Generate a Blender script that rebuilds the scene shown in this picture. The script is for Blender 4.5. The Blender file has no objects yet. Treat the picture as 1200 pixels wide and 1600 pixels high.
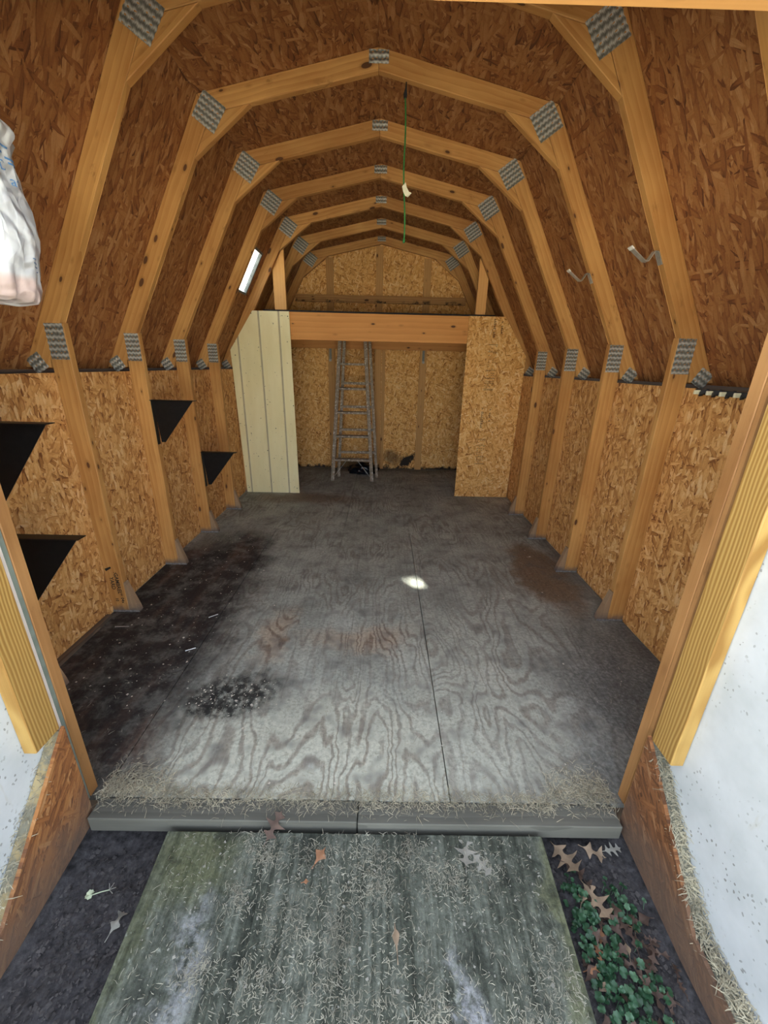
import bpy, bmesh, math, random
from mathutils import Vector, Matrix, noise
from mathutils.bvhtree import BVHTree

rnd = random.Random(7)
scene = bpy.context.scene
COL = scene.collection

# ------------------------------------------------------------------ camera, sky, sun, exposure
F_PX, PITCH, YAW, ROLL, CX, CZ = 621.17, 0.3523, 0.0087, 0.0239, 0.0565, 1.4302
cam = bpy.data.cameras.new('camera')
cam.sensor_fit = 'HORIZONTAL'
cam.sensor_width = 36.0
cam.lens = 36.0 * F_PX / 1200.0
cam.clip_start = 0.02
cam_o = bpy.data.objects.new('camera', cam)
COL.objects.link(cam_o)
_r0 = Vector((math.cos(YAW), -math.sin(YAW), 0))
_fw = Vector((math.sin(YAW) * math.cos(PITCH), math.cos(YAW) * math.cos(PITCH), -math.sin(PITCH)))
_u0 = Vector((math.sin(YAW) * math.sin(PITCH), math.cos(YAW) * math.sin(PITCH), math.cos(PITCH)))
_R = math.cos(ROLL) * _r0 + math.sin(ROLL) * _u0
_U = math.cos(ROLL) * _u0 - math.sin(ROLL) * _r0
_m = Matrix((_R, _U, -_fw)).transposed().to_4x4()
_m.translation = Vector((CX, 0, CZ))
cam_o.matrix_world = _m
scene.camera = cam_o

SUN_DIR = Vector((-1.50, 1.76, 2.22)).normalized()      # towards the sun: behind the shed, to the left
SKY_STRENGTH = 0.42
SUN_STRENGTH = 27.0
world = bpy.data.worlds.new('sky')
scene.world = world
world.use_nodes = True
wn = world.node_tree
sky = wn.nodes.new('ShaderNodeTexSky')
sky.sky_type = 'NISHITA'
sky.sun_disc = False
sky.sun_elevation = math.asin(SUN_DIR.z)
sky.sun_rotation = math.atan2(SUN_DIR.x, SUN_DIR.y)
sky.dust_density = 2.0
sky.ozone_density = 1.0
haze = wn.nodes.new('ShaderNodeHueSaturation')          # hazy, less blue sky all round
haze.inputs['Saturation'].default_value = 0.42
wn.links.new(sky.outputs[0], haze.inputs['Color'])
wn.links.new(haze.outputs[0], wn.nodes['Background'].inputs[0])
wn.nodes['Background'].inputs[1].default_value = SKY_STRENGTH
sun = bpy.data.lights.new('sun', 'SUN')
sun.energy = SUN_STRENGTH
sun.angle = math.radians(0.55)
sun.color = (1.0, 0.95, 0.86)
sun_o = bpy.data.objects.new('sun', sun)
COL.objects.link(sun_o)
sun_o.rotation_euler = SUN_DIR.to_track_quat('Z', 'Y').to_euler()
sun_o.location = (-6, 9, 10)
scene.view_settings.view_transform = 'Standard'
scene.view_settings.look = 'None'
scene.view_settings.gamma = 1.0
scene.view_settings.use_curve_mapping = False
scene.view_settings.exposure = 1.62
scene.cycles.max_bounces = 14
scene.cycles.diffuse_bounces = 10
scene.cycles.transparent_max_bounces = 12

# ------------------------------------------------------------------ node helpers
class NT:
    def __init__(self, name):
        self.m = bpy.data.materials.new(name)
        self.m.use_nodes = True
        self.t = self.m.node_tree
        self.t.nodes.clear()
        self.out = self.t.nodes.new('ShaderNodeOutputMaterial')
        self.b = self.t.nodes.new('ShaderNodeBsdfPrincipled')
        self.t.links.new(self.b.outputs[0], self.out.inputs[0])
        self.b.inputs['Roughness'].default_value = 0.75
        self.b.inputs['Specular IOR Level'].default_value = 0.3
    def set(self, sock, v):
        if v is None:
            return
        if isinstance(v, bpy.types.NodeSocket):
            self.t.links.new(v, sock)
        else:
            if isinstance(v, (tuple, list)) and len(v) == 3 and sock.type == 'RGBA':
                v = (*v, 1)
            sock.default_value = v
    def n(self, typ, **kw):
        nd = self.t.nodes.new(typ)
        for k, v in kw.items():
            setattr(nd, k, v)
        return nd
    def math(self, op, a, b=None, clamp=False):
        nd = self.n('ShaderNodeMath', operation=op, use_clamp=clamp)
        self.set(nd.inputs[0], a)
        if b is not None:
            self.set(nd.inputs[1], b)
        return nd.outputs[0]
    def mix(self, f, a, b, blend='MIX'):
        nd = self.n('ShaderNodeMix', data_type='RGBA', blend_type=blend)
        self.set(nd.inputs[0], f); self.set(nd.inputs[6], a); self.set(nd.inputs[7], b)
        return nd.outputs[2]
    def fmix(self, f, a, b):
        nd = self.n('ShaderNodeMix', data_type='FLOAT')
        self.set(nd.inputs[0], f); self.set(nd.inputs[2], a); self.set(nd.inputs[3], b)
        return nd.outputs[0]
    def ramp(self, f, stops, interp='LINEAR'):
        nd = self.n('ShaderNodeValToRGB')
        cr = nd.color_ramp
        cr.interpolation = interp
        while len(cr.elements) < len(stops):
            cr.elements.new(0.5)
        for e, (p, c) in zip(cr.elements, stops):
            e.position = p
            e.color = (*c, 1) if isinstance(c, (tuple, list)) else (c, c, c, 1)
        self.set(nd.inputs[0], f)
        return nd.outputs[0]
    def obj(self):
        return self.n('ShaderNodeTexCoord').outputs['Object']
    def pos(self):
        return self.n('ShaderNodeNewGeometry').outputs['Position']
    def rand(self):
        return self.n('ShaderNodeObjectInfo').outputs['Random']
    def vadd(self, a, b):
        nd = self.n('ShaderNodeVectorMath', operation='ADD')
        self.set(nd.inputs[0], a); self.set(nd.inputs[1], b)
        return nd.outputs[0]
    def vscale(self, a, s):
        nd = self.n('ShaderNodeVectorMath', operation='MULTIPLY')
        self.set(nd.inputs[0], a); self.set(nd.inputs[1], s)
        return nd.outputs[0]
    def map(self, v, loc=(0, 0, 0), rot=(0, 0, 0), scale=(1, 1, 1), typ='POINT'):
        nd = self.n('ShaderNodeMapping', vector_type=typ)
        self.set(nd.inputs[0], v)
        nd.inputs[1].default_value = loc; nd.inputs[2].default_value = rot; nd.inputs[3].default_value = scale
        return nd.outputs[0]
    def noise(self, v, scale=5, detail=3, rough=0.55, dist=0.0, dim='3D', color=False):
        nd = self.n('ShaderNodeTexNoise', noise_dimensions=dim)
        self.set(nd.inputs['Vector'], v)
        nd.inputs['Scale'].default_value = scale; nd.inputs['Detail'].default_value = detail
        nd.inputs['Roughness'].default_value = rough; nd.inputs['Distortion'].default_value = dist
        return nd.outputs[1 if color else 0]
    def voro(self, v, scale=1, dim='2D', feature='F1', rand=1.0):
        nd = self.n('ShaderNodeTexVoronoi', voronoi_dimensions=dim, feature=feature)
        self.set(nd.inputs['Vector'], v)
        nd.inputs['Scale'].default_value = scale
        nd.inputs['Randomness'].default_value = rand
        return nd
    def sep(self, v):
        nd = self.n('ShaderNodeSeparateXYZ')
        self.set(nd.inputs[0], v)
        return nd.outputs
    def bump(self, h, strength=0.3, dist=0.002):
        nd = self.n('ShaderNodeBump')
        nd.inputs['Strength'].default_value = strength
        nd.inputs['Distance'].default_value = dist
        self.set(nd.inputs['Height'], h)
        self.set(self.b.inputs['Normal'], nd.outputs[0])
    def color(self, c):
        self.set(self.b.inputs['Base Color'], c)
    def rough(self, r):
        self.set(self.b.inputs['Roughness'], r)
    def blob(self, p, x0, y0, rx, ry, soft=0.35, rot=0.0):
        """1 inside an ellipse on the XY plane, falling to 0; p may be pre-warped"""
        q = self.map(p, loc=(x0, y0, 0), rot=(0, 0, rot), scale=(rx, ry, 1), typ='TEXTURE')
        s = self.sep(q)
        d = self.math('SQRT', self.math('ADD', self.math('MULTIPLY', s[0], s[0]), self.math('MULTIPLY', s[1], s[1])))
        nd = self.n('ShaderNodeMapRange', interpolation_type='SMOOTHSTEP')
        self.set(nd.inputs[0], d)
        nd.inputs[1].default_value = 1 - soft; nd.inputs[2].default_value = 1 + soft
        nd.inputs[3].default_value = 1.0; nd.inputs[4].default_value = 0.0
        return nd.outputs[0]
    def step(self, v, lo, hi):
        nd = self.n('ShaderNodeMapRange', interpolation_type='SMOOTHSTEP')
        self.set(nd.inputs[0], v)
        nd.inputs[1].default_value = lo; nd.inputs[2].default_value = hi
        return nd.outputs[0]

def offset_coords(k):
    r = k.rand()
    off = k.n('ShaderNodeCombineXYZ')
    k.set(off.inputs[0], k.math('MULTIPLY', r, 37.0)); k.set(off.inputs[1], k.math('MULTIPLY', r, 61.0))
    return k.vadd(k.obj(), off.outputs[0]), r

# ------------------------------------------------------------------ materials
def make_osb(name, angles, ramp, stain=None, length=0.066, width=0.0125):
    k = NT(name)
    o, r = offset_coords(k)
    wob = k.noise(o, 16, 2, 0.6, color=True)
    o2 = k.vadd(o, k.vscale(k.vadd(wob, (-0.5, -0.5, -0.5)), (0.006, 0.006, 0.0)))
    val = None
    for i, (a, thr) in enumerate(angles):
        s = 0.75 + 0.5 * ((i * 37) % 10) / 10
        q = k.map(o2, loc=(i * 3.17, i * 1.71, 0), rot=(0, 0, a), scale=(length * s, width * (0.8 + 0.07 * i), 1), typ='TEXTURE')
        v = k.voro(q)
        c = k.sep(v.outputs['Color'])
        gr = k.noise(k.vscale(q, (0.5, 5.0, 1.0)), 1.6, 4, 0.65)
        tone = k.math('ADD', k.math('MULTIPLY', c[0], 0.56), k.math('MULTIPLY', gr, 0.52))
        tone = k.math('SUBTRACT', tone, k.math('MULTIPLY', k.step(v.outputs['Distance'], 0.42, 0.62), 0.16))
        if val is None:
            val = tone
        else:
            val = k.fmix(k.math('GREATER_THAN', c[1], thr), val, tone)
    blot = k.noise(o, 1.7, 2, 0.5)
    val = k.math('ADD', val, k.math('MULTIPLY', k.math('SUBTRACT', blot, 0.5), 0.16))
    col = k.ramp(val, ramp)
    fine = k.noise(k.vscale(o, (1, 1, 1)), 130, 2, 0.6)
    col = k.mix(0.35, col, k.ramp(fine, [(0.25, 0.5), (0.7, 1.0)]), 'MULTIPLY')
    if stain:
        col = stain(k, col)
    k.color(col)
    k.rough(0.72)
    k.bump(val, 0.55, 0.004)
    return k.m

A = math.radians
ANG_WALL = [(A(88), 0), (A(60), .45), (A(115), .5), (A(15), .72), (A(78), .55), (A(140), .66), (A(98), .6), (A(45), .74), (A(165), .84), (A(86), .72)]
ANG_ROOF = [(A(5), 0), (A(28), .5), (A(-22), .52), (A(-4), .5), (A(62), .80), (A(14), .6), (A(-48), .76), (A(-12), .66), (A(95), .9), (A(3), .74)]
ANG_MIX = [(A(10), 0), (A(70), .4), (A(125), .45), (A(35), .5), (A(160), .55), (A(92), .6), (A(50), .62), (A(-20), .66), (A(110), .7), (A(20), .74)]
RAMP_WALL = [(0.12, (.20, .07, .02)), (0.26, (.44, .19, .052)), (0.48, (.66, .335, .105)), (0.70, (.78, .455, .18)), (0.90, (.88, .62, .33))]
RAMP_ROOF = [(0.10, (.105, .032, .012)), (0.26, (.225, .080, .025)), (0.48, (.325, .133, .041)), (0.70, (.40, .183, .063)), (0.92, (.52, .29, .125))]  # redder-brown aged boards, darkened further to carry the ceiling's shade
RAMP_GOLD = [(0.12, (.30, .11, .025)), (0.26, (.60, .28, .07)), (0.48, (.80, .43, .135)), (0.70, (.88, .55, .215)), (0.90, (.94, .72, .40))]
M = {}
M['osb_wall'] = make_osb('osb_wall', ANG_WALL, RAMP_WALL)
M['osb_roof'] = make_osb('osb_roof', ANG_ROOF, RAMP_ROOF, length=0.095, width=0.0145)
M['osb_panel'] = make_osb('osb_panel', ANG_MIX, RAMP_GOLD, length=0.058, width=0.0115)
def back_stain(k, col):
    p = k.pos()
    s = k.sep(p)
    q = k.n('ShaderNodeCombineXYZ')
    k.set(q.inputs[0], s[0]); k.set(q.inputs[1], s[2])
    w = k.noise(p, 14, 4, 0.65, color=True)
    pw = k.vadd(q.outputs[0], k.vscale(k.vadd(w, (-.5, -.5, -.5)), (0.22, 0.22, 0)))
    f = k.math('MAXIMUM', k.blob(pw, 0.42, 0.13, 0.13, 0.06, 0.25, A(35)), k.math('MULTIPLY', k.blob(pw, 0.20, 0.17, 0.16, 0.09, 0.7, A(-20)), 0.7))
    f = k.math('MAXIMUM', f, k.math('MULTIPLY', k.blob(pw, -0.35, 0.05, 0.28, 0.10, 0.5), 0.8))
    f = k.math('MAXIMUM', f, k.math('SUBTRACT', 1.0, k.step(k.sep(pw)[1], 0.0, 0.06)))
    return k.mix(f, col, (0.022, 0.016, 0.012))
M['osb_back'] = make_osb('osb_back', ANG_MIX, RAMP_GOLD, stain=back_stain, length=0.058, width=0.0115)
def gusset_dirt(k, col):
    s = k.sep(k.pos())
    n_ = k.noise(k.pos(), 9, 4, 0.6)
    f = k.math('SUBTRACT', 1.0, k.step(k.math('ADD', s[2], k.math('MULTIPLY', n_, 0.22)), 0.06, 0.30))
    c2 = k.mix(0.2, col, (0.26, 0.10, 0.03), 'MIX')
    return k.mix(k.math('MULTIPLY', f, 0.75), c2, (0.115, 0.085, 0.065))
M['osb_gusset'] = make_osb('osb_gusset', ANG_ROOF, [(0.12, (.07, .024, .010)), (0.3, (.17, .065, .022)), (0.5, (.27, .11, .035)), (0.72, (.36, .165, .055)), (0.92, (.50, .32, .16))], stain=gusset_dirt, length=0.075, width=0.008)

M['osb_gusset_dark'] = make_osb('rotted_osb_gusset', ANG_ROOF, [(0.12, (.04, .018, .010)), (0.3, (.10, .042, .018)), (0.5, (.165, .070, .028)), (0.72, (.24, .11, .045)), (0.92, (.42, .28, .16))], stain=gusset_dirt, length=0.075, width=0.007)

def make_lumber(name, c_lo, c_hi, ring=11.0, contrast=1.0, knots=True, knot_col=(.10, .04, .015), dirt=None, rough=0.6, blot=0.5, rings_mix=0.55, smudge=0.0, profile='SAW', wob=1.5):
    k = NT(name)
    o, r = offset_coords(k)
    r2 = k.math('FRACT', k.math('MULTIPLY', r, 17.3))
    warp = k.noise(k.vscale(o, (2.2, 6, 6)), 1, 2, 0.5, color=True)
    ow = k.vadd(o, k.vscale(k.vadd(warp, (-.5, -.5, -.5)), (0.0, 0.05, 0.05)))
    q = k.vscale(ow, (0.07, 1, 1))
    w = k.n('ShaderNodeTexWave', wave_type='RINGS', rings_direction='SPHERICAL', wave_profile=profile)
    k.set(w.inputs['Vector'], q)
    w.inputs['Scale'].default_value = ring; w.inputs['Distortion'].default_value = wob
    w.inputs['Detail'].default_value = 2; w.inputs['Detail Scale'].default_value = 1.2
    streak = k.noise(k.vscale(o, (1.5, 90, 90)), 1, 4, 0.65)
    big = k.noise(k.vscale(o, (3, 9, 9)), 1, 3, 0.5)
    t = k.math('ADD', k.math('MULTIPLY', w.outputs['Fac'], rings_mix * contrast), k.math('MULTIPLY', streak, 0.55))
    t = k.math('ADD', t, k.math('MULTIPLY', k.math('SUBTRACT', big, 0.5), blot))
    col = k.ramp(t, [(0.12, c_hi), (0.55, tuple(0.5 * (a + b) for a, b in zip(c_lo, c_hi))), (1.0, c_lo)])
    col = k.mix(k.math('MULTIPLY', r2, 0.42), col, tuple(x * 0.72 for x in c_lo))
    if smudge:
        sm = k.step(k.noise(k.vscale(o, (5, 14, 14)), 1, 5, 0.7), 0.60, 0.76)
        col = k.mix(k.math('MULTIPLY', sm, smudge), col, tuple(x * 0.42 for x in c_lo))
    if knots:
        vq = k.vscale(k.vadd(o, k.vscale(k.vadd(warp, (-.5, -.5, -.5)), (.04, .02, .02))), (7.5, 17, 17))
        v = k.voro(vq, 1, '3D')
        c = k.sep(v.outputs['Color'])
        size = k.math('MULTIPLY', k.math('GREATER_THAN', c[1], 0.30), k.math('ADD', 0.04, k.math('MULTIPLY', k.math('MULTIPLY', c[0], c[0]), 0.19)))
        f = k.math('SUBTRACT', size, v.outputs['Distance'])
        halo = k.math('MULTIPLY', k.step(f, -0.16, 0.02), k.math('GREATER_THAN', size, 0.01))
        core = k.step(f, -0.01, 0.035)
        col = k.mix(k.math('MULTIPLY', halo, 0.38), col, tuple(x * 0.55 for x in c_lo))
        col = k.mix(core, col, knot_col)
    if dirt:
        col = dirt(k, col)
    k.color(col); k.rough(rough)
    k.bump(t, 0.15, 0.002)
    return k.m

def foot_dirt(k, col):
    p = k.pos(); s = k.sep(p)
    n_ = k.noise(p, 22, 3, 0.6)
    f = k.math('SUBTRACT', 1.0, k.step(k.math('ADD', s[2], k.math('MULTIPLY', n_, 0.07)), 0.035, 0.10))
    return k.mix(k.math('MULTIPLY', f, 0.85), col, (0.10, 0.085, 0.085))
M['pine'] = make_lumber('truss_pine', (.36, .145, .035), (.66, .365, .120), dirt=foot_dirt, contrast=0.6, blot=1.25, smudge=0.7)
M['beam'] = make_lumber('loft_beam_fir', (.50, .20, .05), (.72, .345, .10), ring=6, knots=True, contrast=0.6)
M['stud'] = make_lumber('back_stud_pine', (.40, .19, .055), (.62, .35, .125), contrast=0.5)
M['post'] = make_lumber('loft_post_pine', (.60, .28, .085), (.80, .46, .165), contrast=0.5)
M['yellow_pine'] = make_lumber('door_yellow_pine', (.25, .135, .032), (.43, .285, .09), ring=30, contrast=1.2, knots=False, blot=0.15, rings_mix=0.7, profile='SIN', wob=0.35)
M['jamb'] = make_lumber('jamb_pine', (.20, .09, .028), (.42, .225, .085), ring=14, smudge=0.5, blot=0.9)
def mould(k, col):
    p = k.pos(); n_ = k.noise(p, 7, 4, 0.65)
    s = k.sep(p)
    f = k.math('MULTIPLY', k.step(n_, 0.52, 0.62), k.math('SUBTRACT', 1.0, k.step(s[2], 2.18, 2.235)))
    return k.mix(f, col, (.02, .015, .012))
M['girt'] = make_lumber('girt_pine', (.34, .16, .05), (.55, .30, .11), dirt=mould)
M['grey_wood'] = make_lumber('weathered_grey_wood', (.055, .055, .045), (.16, .158, .132), ring=9, knots=False, blot=0.7, rough=0.9, contrast=0.5)
M['toe'] = make_lumber('weathered_toe_block', (.24, .155, .09), (.44, .29, .17), knots=False, blot=0.8, dirt=foot_dirt, contrast=0.5)
M['base_wood'] = make_lumber('stained_base_board', (.10, .07, .05), (.24, .17, .11), ring=9, knots=False, rough=0.8)
def rail_dirt(k, col):
    n_ = k.noise(k.pos(), 14, 5, 0.7)
    return k.mix(k.step(n_, 0.42, 0.6), col, (.17, .165, .125))
M['old_pine'] = make_lumber('weathered_door_pine', (.26, .20, .10), (.50, .41, .22), ring=20, contrast=1.2, knots=False, dirt=rail_dirt, rough=0.8, profile='SIN')
M['grey_rail'] = make_lumber('weathered_grey_rail', (.10, .105, .085), (.27, .275, .22), ring=20, knots=False, dirt=rail_dirt, rough=0.9, profile='SIN')
M['shade_wood'] = make_lumber('eave_shade_wood', (.035, .022, .014), (.09, .06, .035), knots=False)  # coloured nearly black to paint in the unlit gap under the eaves

def make_plates():
    k = NT('galvanised_nail_plate')
    o = k.obj()
    s = k.sep(o)
    n_ = k.noise(o, 60, 2, 0.5)
    w = k.math('SINE', k.math('ADD', k.math('MULTIPLY', s[1], 2 * math.pi / 0.0265), k.math('MULTIPLY', k.math('SINE', k.math('MULTIPLY', s[0], 300.0)), 0.55)))
    teeth = k.math('SINE', k.math('MULTIPLY', s[0], 900.0))
    f = k.math('ADD', k.math('MULTIPLY', w, 0.34), k.math('ADD', 0.42, k.math('MULTIPLY', teeth, 0.07)))
    f = k.math('ADD', f, k.math('MULTIPLY', k.math('SUBTRACT', n_, 0.5), 0.3))
    col = k.ramp(f, [(0.10, (.15, .15, .13)), (0.5, (.31, .31, .28)), (0.9, (.58, .58, .53))])
    k.color(col); k.rough(0.5)
    k.b.inputs['Metallic'].default_value = 0.25
    k.bump(k.math('MULTIPLY', w, 0.5), 0.6, 0.004)
    return k.m
M['plate'] = make_plates()

def make_floor():
    k = NT('weathered_plywood_floor')
    p = k.pos()
    o, r = offset_coords(k)
    flat = k.map(p, scale=(1, 1, 0))
    w1 = k.noise(flat, 3.0, 7, 0.68, color=True)
    pw = k.vadd(flat, k.vscale(k.vadd(w1, (-.5, -.5, -.5)), (0.45, 0.55, 0)))
    # cathedral grain: contour bands of a stretched field
    field = k.noise(k.vscale(k.vadd(o, k.vscale(k.noise(flat, 9, 3, 0.6, color=True), (.05, .05, 0))), (3.6, 0.95, 0)), 1.0, 2.5, 0.45, 0.3)
    bands = k.math('SINE', k.math('MULTIPLY', field, 120.0))
    bands = k.step(k.math('ADD', bands, k.math('MULTIPLY', k.math('SUBTRACT', k.noise(k.vscale(o, (70, 5, 0)), 1, 3, 0.6), .5), 1.6)), -0.1, 1.1)
    patch = k.step(k.noise(flat, 1.6, 3, 0.5), 0.42, 0.58)
    streak = k.noise(k.vscale(o, (60, 2.2, 0)), 1, 5, 0.7)
    blot = k.noise(flat, 3.4, 5, 0.62)
    grit = k.noise(flat, 60, 4, 0.7)
    base = k.ramp(blot, [(0.28, (.265, .275, .240)), (0.5, (.395, .41, .355)), (0.72, (.53, .545, .475))])
    base = k.mix(k.math('MULTIPLY', k.math('MULTIPLY', bands, k.fmix(patch, 0.15, 0.9)), 0.62), base, (.20, .175, .14))
    base = k.mix(k.math('MULTIPLY', k.step(streak, 0.50, 0.72), 0.5), base, (.13, .115, .10))
    # bare, paler plywood by the door
    near = k.math('MAXIMUM', k.blob(pw, -0.22, 1.12, 0.62, 0.30, 0.6), k.math('MULTIPLY', k.blob(pw, 0.5, 1.4, 0.35, 0.65, 0.7), 0.55))
    base = k.mix(k.math('MULTIPLY', near, 0.75), base, k.mix(k.math('MULTIPLY', bands, 0.75), (.60, .605, .49), (.25, .205, .155)))
    # bare reddish scrapes
    fresh = k.math('MULTIPLY', k.math('MAXIMUM', k.blob(pw, -0.53, 1.88, 0.10, 0.20, 0.5), k.blob(pw, -0.03, 1.84, 0.26, 0.10, 0.7)), 0.75)
    base = k.mix(fresh, base, k.mix(bands, (.48, .38, .27), (.22, .13, .08)))
    brown = k.math('MAXIMUM', k.blob(pw, 1.27, 2.62, 0.20, 0.52, 0.3), k.math('MULTIPLY', k.blob(pw, -0.75, 4.3, 0.5, 0.16, 0.6), 0.8))
    base = k.mix(k.math('MULTIPLY', brown, 0.85), base, k.mix(streak, (.095, .055, .026), (.30, .19, .105)))
    grime = k.step(k.noise(flat, 7.5, 7, 0.72), 0.50, 0.66)
    base = k.mix(k.math('MULTIPLY', grime, 0.55), base, (.13, .125, .118))
    dust = k.step(k.noise(k.vadd(flat, (3.3, 1.7, 0)), 11, 7, 0.75), 0.58, 0.72)
    base = k.mix(k.math('MULTIPLY', dust, 0.45), base, (.55, .56, .50))
    # black-brown water stain along the left wall, black spill, grimy right corner, darker strips along the right and back walls
    dl = k.math('MAXIMUM', k.blob(pw, -1.30, 1.95, 0.54, 1.2, 0.30), k.math('MAXIMUM', k.blob(pw, -1.24, 1.15, 0.44, 0.50, 0.35), k.blob(pw, -1.06, 2.75, 0.24, 0.58, 0.4)))
    dl = k.math('MULTIPLY', dl, k.fmix(k.step(k.noise(flat, 9, 6, 0.7), 0.36, 0.56), 0.72, 1.0))
    base = k.mix(k.math('MULTIPLY', dl, 0.97), base, k.mix(k.step(k.noise(k.vscale(flat, (6, 1.5, 0)), 1, 4, 0.6), 0.45, 0.7), (.024, .018, .017), (.095, .056, .040)))
    sp = k.blob(k.vadd(flat, k.vscale(k.vadd(k.noise(flat, 16, 4, 0.7, color=True), (-.5, -.5, -.5)), (.26, .26, 0))), -0.61, 1.41, 0.21, 0.12, 0.45, A(15))
    sp = k.math('MULTIPLY', sp, k.step(k.noise(flat, 30, 5, 0.75), 0.33, 0.55))
    base = k.mix(k.math('MULTIPLY', sp, 0.95), base, (.014, .013, .012))
    dr = k.math('MAXIMUM', k.blob(pw, 1.42, 1.35, 0.42, 0.62, 0.55), k.math('MULTIPLY', k.blob(pw, 1.0, 1.05, 0.22, 0.32, 0.6), 0.8))
    base = k.mix(k.math('MULTIPLY', dr, 0.72), base, k.mix(k.step(grit, .45, .7), (.07, .07, .07), (.17, .17, .17)))
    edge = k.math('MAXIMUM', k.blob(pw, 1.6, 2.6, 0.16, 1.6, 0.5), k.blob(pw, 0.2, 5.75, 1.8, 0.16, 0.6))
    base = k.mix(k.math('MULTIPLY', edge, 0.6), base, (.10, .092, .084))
    base = k.mix(0.6, base, k.ramp(grit, [(0.30, 0.25), (0.60, 1.0)]), 'MULTIPLY')
    k.color(base); k.rough(0.82)
    k.bump(k.math('ADD', bands, grit), 0.25, 0.0025)
    return k.m
M['floor'] = make_floor()

def make_ramp():
    k = NT('mossy_ramp_plywood')
    p = k.pos()
    flat = k.map(p, scale=(1, 1, 0))
    streak = k.noise(k.vscale(flat, (46, 2.4, 0)), 1, 5, 0.7)
    wide = k.noise(k.vscale(flat, (9, 1.6, 0)), 1, 3, 0.6)
    blot = k.noise(flat, 5, 5, 0.62)
    grit = k.noise(flat, 75, 3, 0.7)
    mott = k.noise(flat, 16, 7, 0.74)
    t = k.math('ADD', k.math('MULTIPLY', streak, 0.42), k.math('ADD', k.math('MULTIPLY', wide, 0.28), k.math('MULTIPLY', mott, 0.30)))
    col = k.ramp(t, [(0.38, (.016, .019, .014)), (0.47, (.060, .068, .052)), (0.56, (.135, .148, .120)), (0.68, (.235, .25, .215))])
    w = k.noise(flat, 4, 6, 0.68, color=True)
    pw = k.vadd(flat, k.vscale(k.vadd(w, (-.5, -.5, -.5)), (0.35, 0.35, 0)))
    green = k.math('MAXIMUM', k.blob(pw, -0.50, 0.82, 0.13, 0.09, 0.7), k.math('MAXIMUM', k.blob(pw, 0.585, 0.62, 0.03, 0.40, 0.8), k.math('MULTIPLY', k.blob(pw, -0.60, 0.55, 0.035, 0.4, 0.7), 0.6)))
    col = k.mix(k.math('MULTIPLY', green, 0.5), col, k.mix(streak, (.022, .032, .008), (.26, .27, .12)))
    white = k.math('MAXIMUM', k.math('MULTIPLY', k.blob(pw, 0.30, 0.49, 0.035, 0.10, 0.5), 0.9), k.math('MULTIPLY', k.blob(pw, -0.43, 0.57, 0.05, 0.13, 0.8), 0.7))
    col = k.mix(k.math('MULTIPLY', white, k.step(mott, .40, .60)), col, (.36, .37, .39))
    lich = k.step(k.noise(flat, 38, 5, 0.7), 0.60, 0.68)
    col = k.mix(k.math('MULTIPLY', lich, 0.6), col, (.31, .33, .28))
    dark = k.step(k.noise(k.vadd(flat, (7.1, 2.2, 0)), 6, 7, 0.72), 0.52, 0.66)
    col = k.mix(k.math('MULTIPLY', dark, 0.65), col, (.020, .023, .018))
    col = k.mix(0.55, col, k.ramp(grit, [(0.30, 0.2), (0.58, 1.0)]), 'MULTIPLY')
    k.color(col); k.rough(0.92)
    k.bump(k.math('ADD', streak, grit), 0.5, 0.004)
    return k.m
M['ramp'] = make_ramp()

def simple(name, col, rough=0.6, metal=0.0, nscale=20, var=0.35, bump=0.0, detail=3):
    k = NT(name)
    n_ = k.noise(k.obj(), nscale, detail, 0.6)
    k.color(k.ramp(n_, [(0.25, tuple(c * (1 - var) for c in col)), (0.75, tuple(min(1, c * (1 + var)) for c in col))]))
    k.rough(rough); k.b.inputs['Metallic'].default_value = metal
    if bump:
        k.bump(n_, bump, 0.004)
    return k.m
M['soil'] = simple('dark_soil', (.042, .040, .042), 0.95, nscale=55, var=0.85, bump=1.0, detail=7)
M['crumb'] = simple('soil_crumb', (.060, .056, .056), 0.95, nscale=40, var=0.7)
M['lawn'] = simple('sunlit_dry_lawn', (.46, .44, .36), 0.95, nscale=3, var=0.25)
M['black_steel'] = simple('black_painted_steel', (.006, .006, .0065), 0.40, nscale=30, var=0.5)
M['hook_steel'] = simple('zinc_steel', (.50, .50, .47), 0.35, 0.6, nscale=30, var=0.25)
M['white_tip'] = simple('white_label', (.75, .73, .68), 0.5)
M['siding_out'] = simple('tan_siding', (.50, .45, .34), 0.7)
M['shingle'] = simple('roof_felt', (.08, .08, .08), 0.9)
M['frame_grey'] = simple('window_frame_grey', (.13, .14, .13), 0.5)
M['trim_white'] = simple('pinkish_white_trim', (.62, .56, .52), 0.6, nscale=12, var=0.15)
M['strip_green'] = simple('grey_green_siding_edge', (.16, .19, .16), 0.7, nscale=9, var=0.4)
M['straw'] = simple('dry_grass_clippings', (.36, .33, .235), 0.85, nscale=9, var=0.5)
M['straw_grey'] = simple('faded_grass_clippings', (.285, .275, .215), 0.9, nscale=9, var=0.5)
M['chips'] = simple('wood_chips', (.60, .55, .46), 0.8, nscale=6, var=0.5)
M['leaf_tan'] = simple('dry_leaf_tan', (.27, .20, .135), 0.7, nscale=25, var=0.4)
M['leaf_brown'] = simple('dry_leaf_brown', (.085, .055, .042), 0.7, nscale=25, var=0.45)
M['leaf_grey'] = simple('faded_leaf_grey', (.27, .265, .23), 0.8, nscale=25, var=0.3)
M['leaf_orange'] = simple('dry_leaf_orange', (.30, .15, .08), 0.7, nscale=25, var=0.3)
_k = NT('green_ivy_leaf')
_k.color(_k.ramp(_k.rand(), [(0.0, (.012, .040, .018)), (0.6, (.030, .085, .042)), (1.0, (.075, .15, .085))])); _k.rough(0.4)
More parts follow.
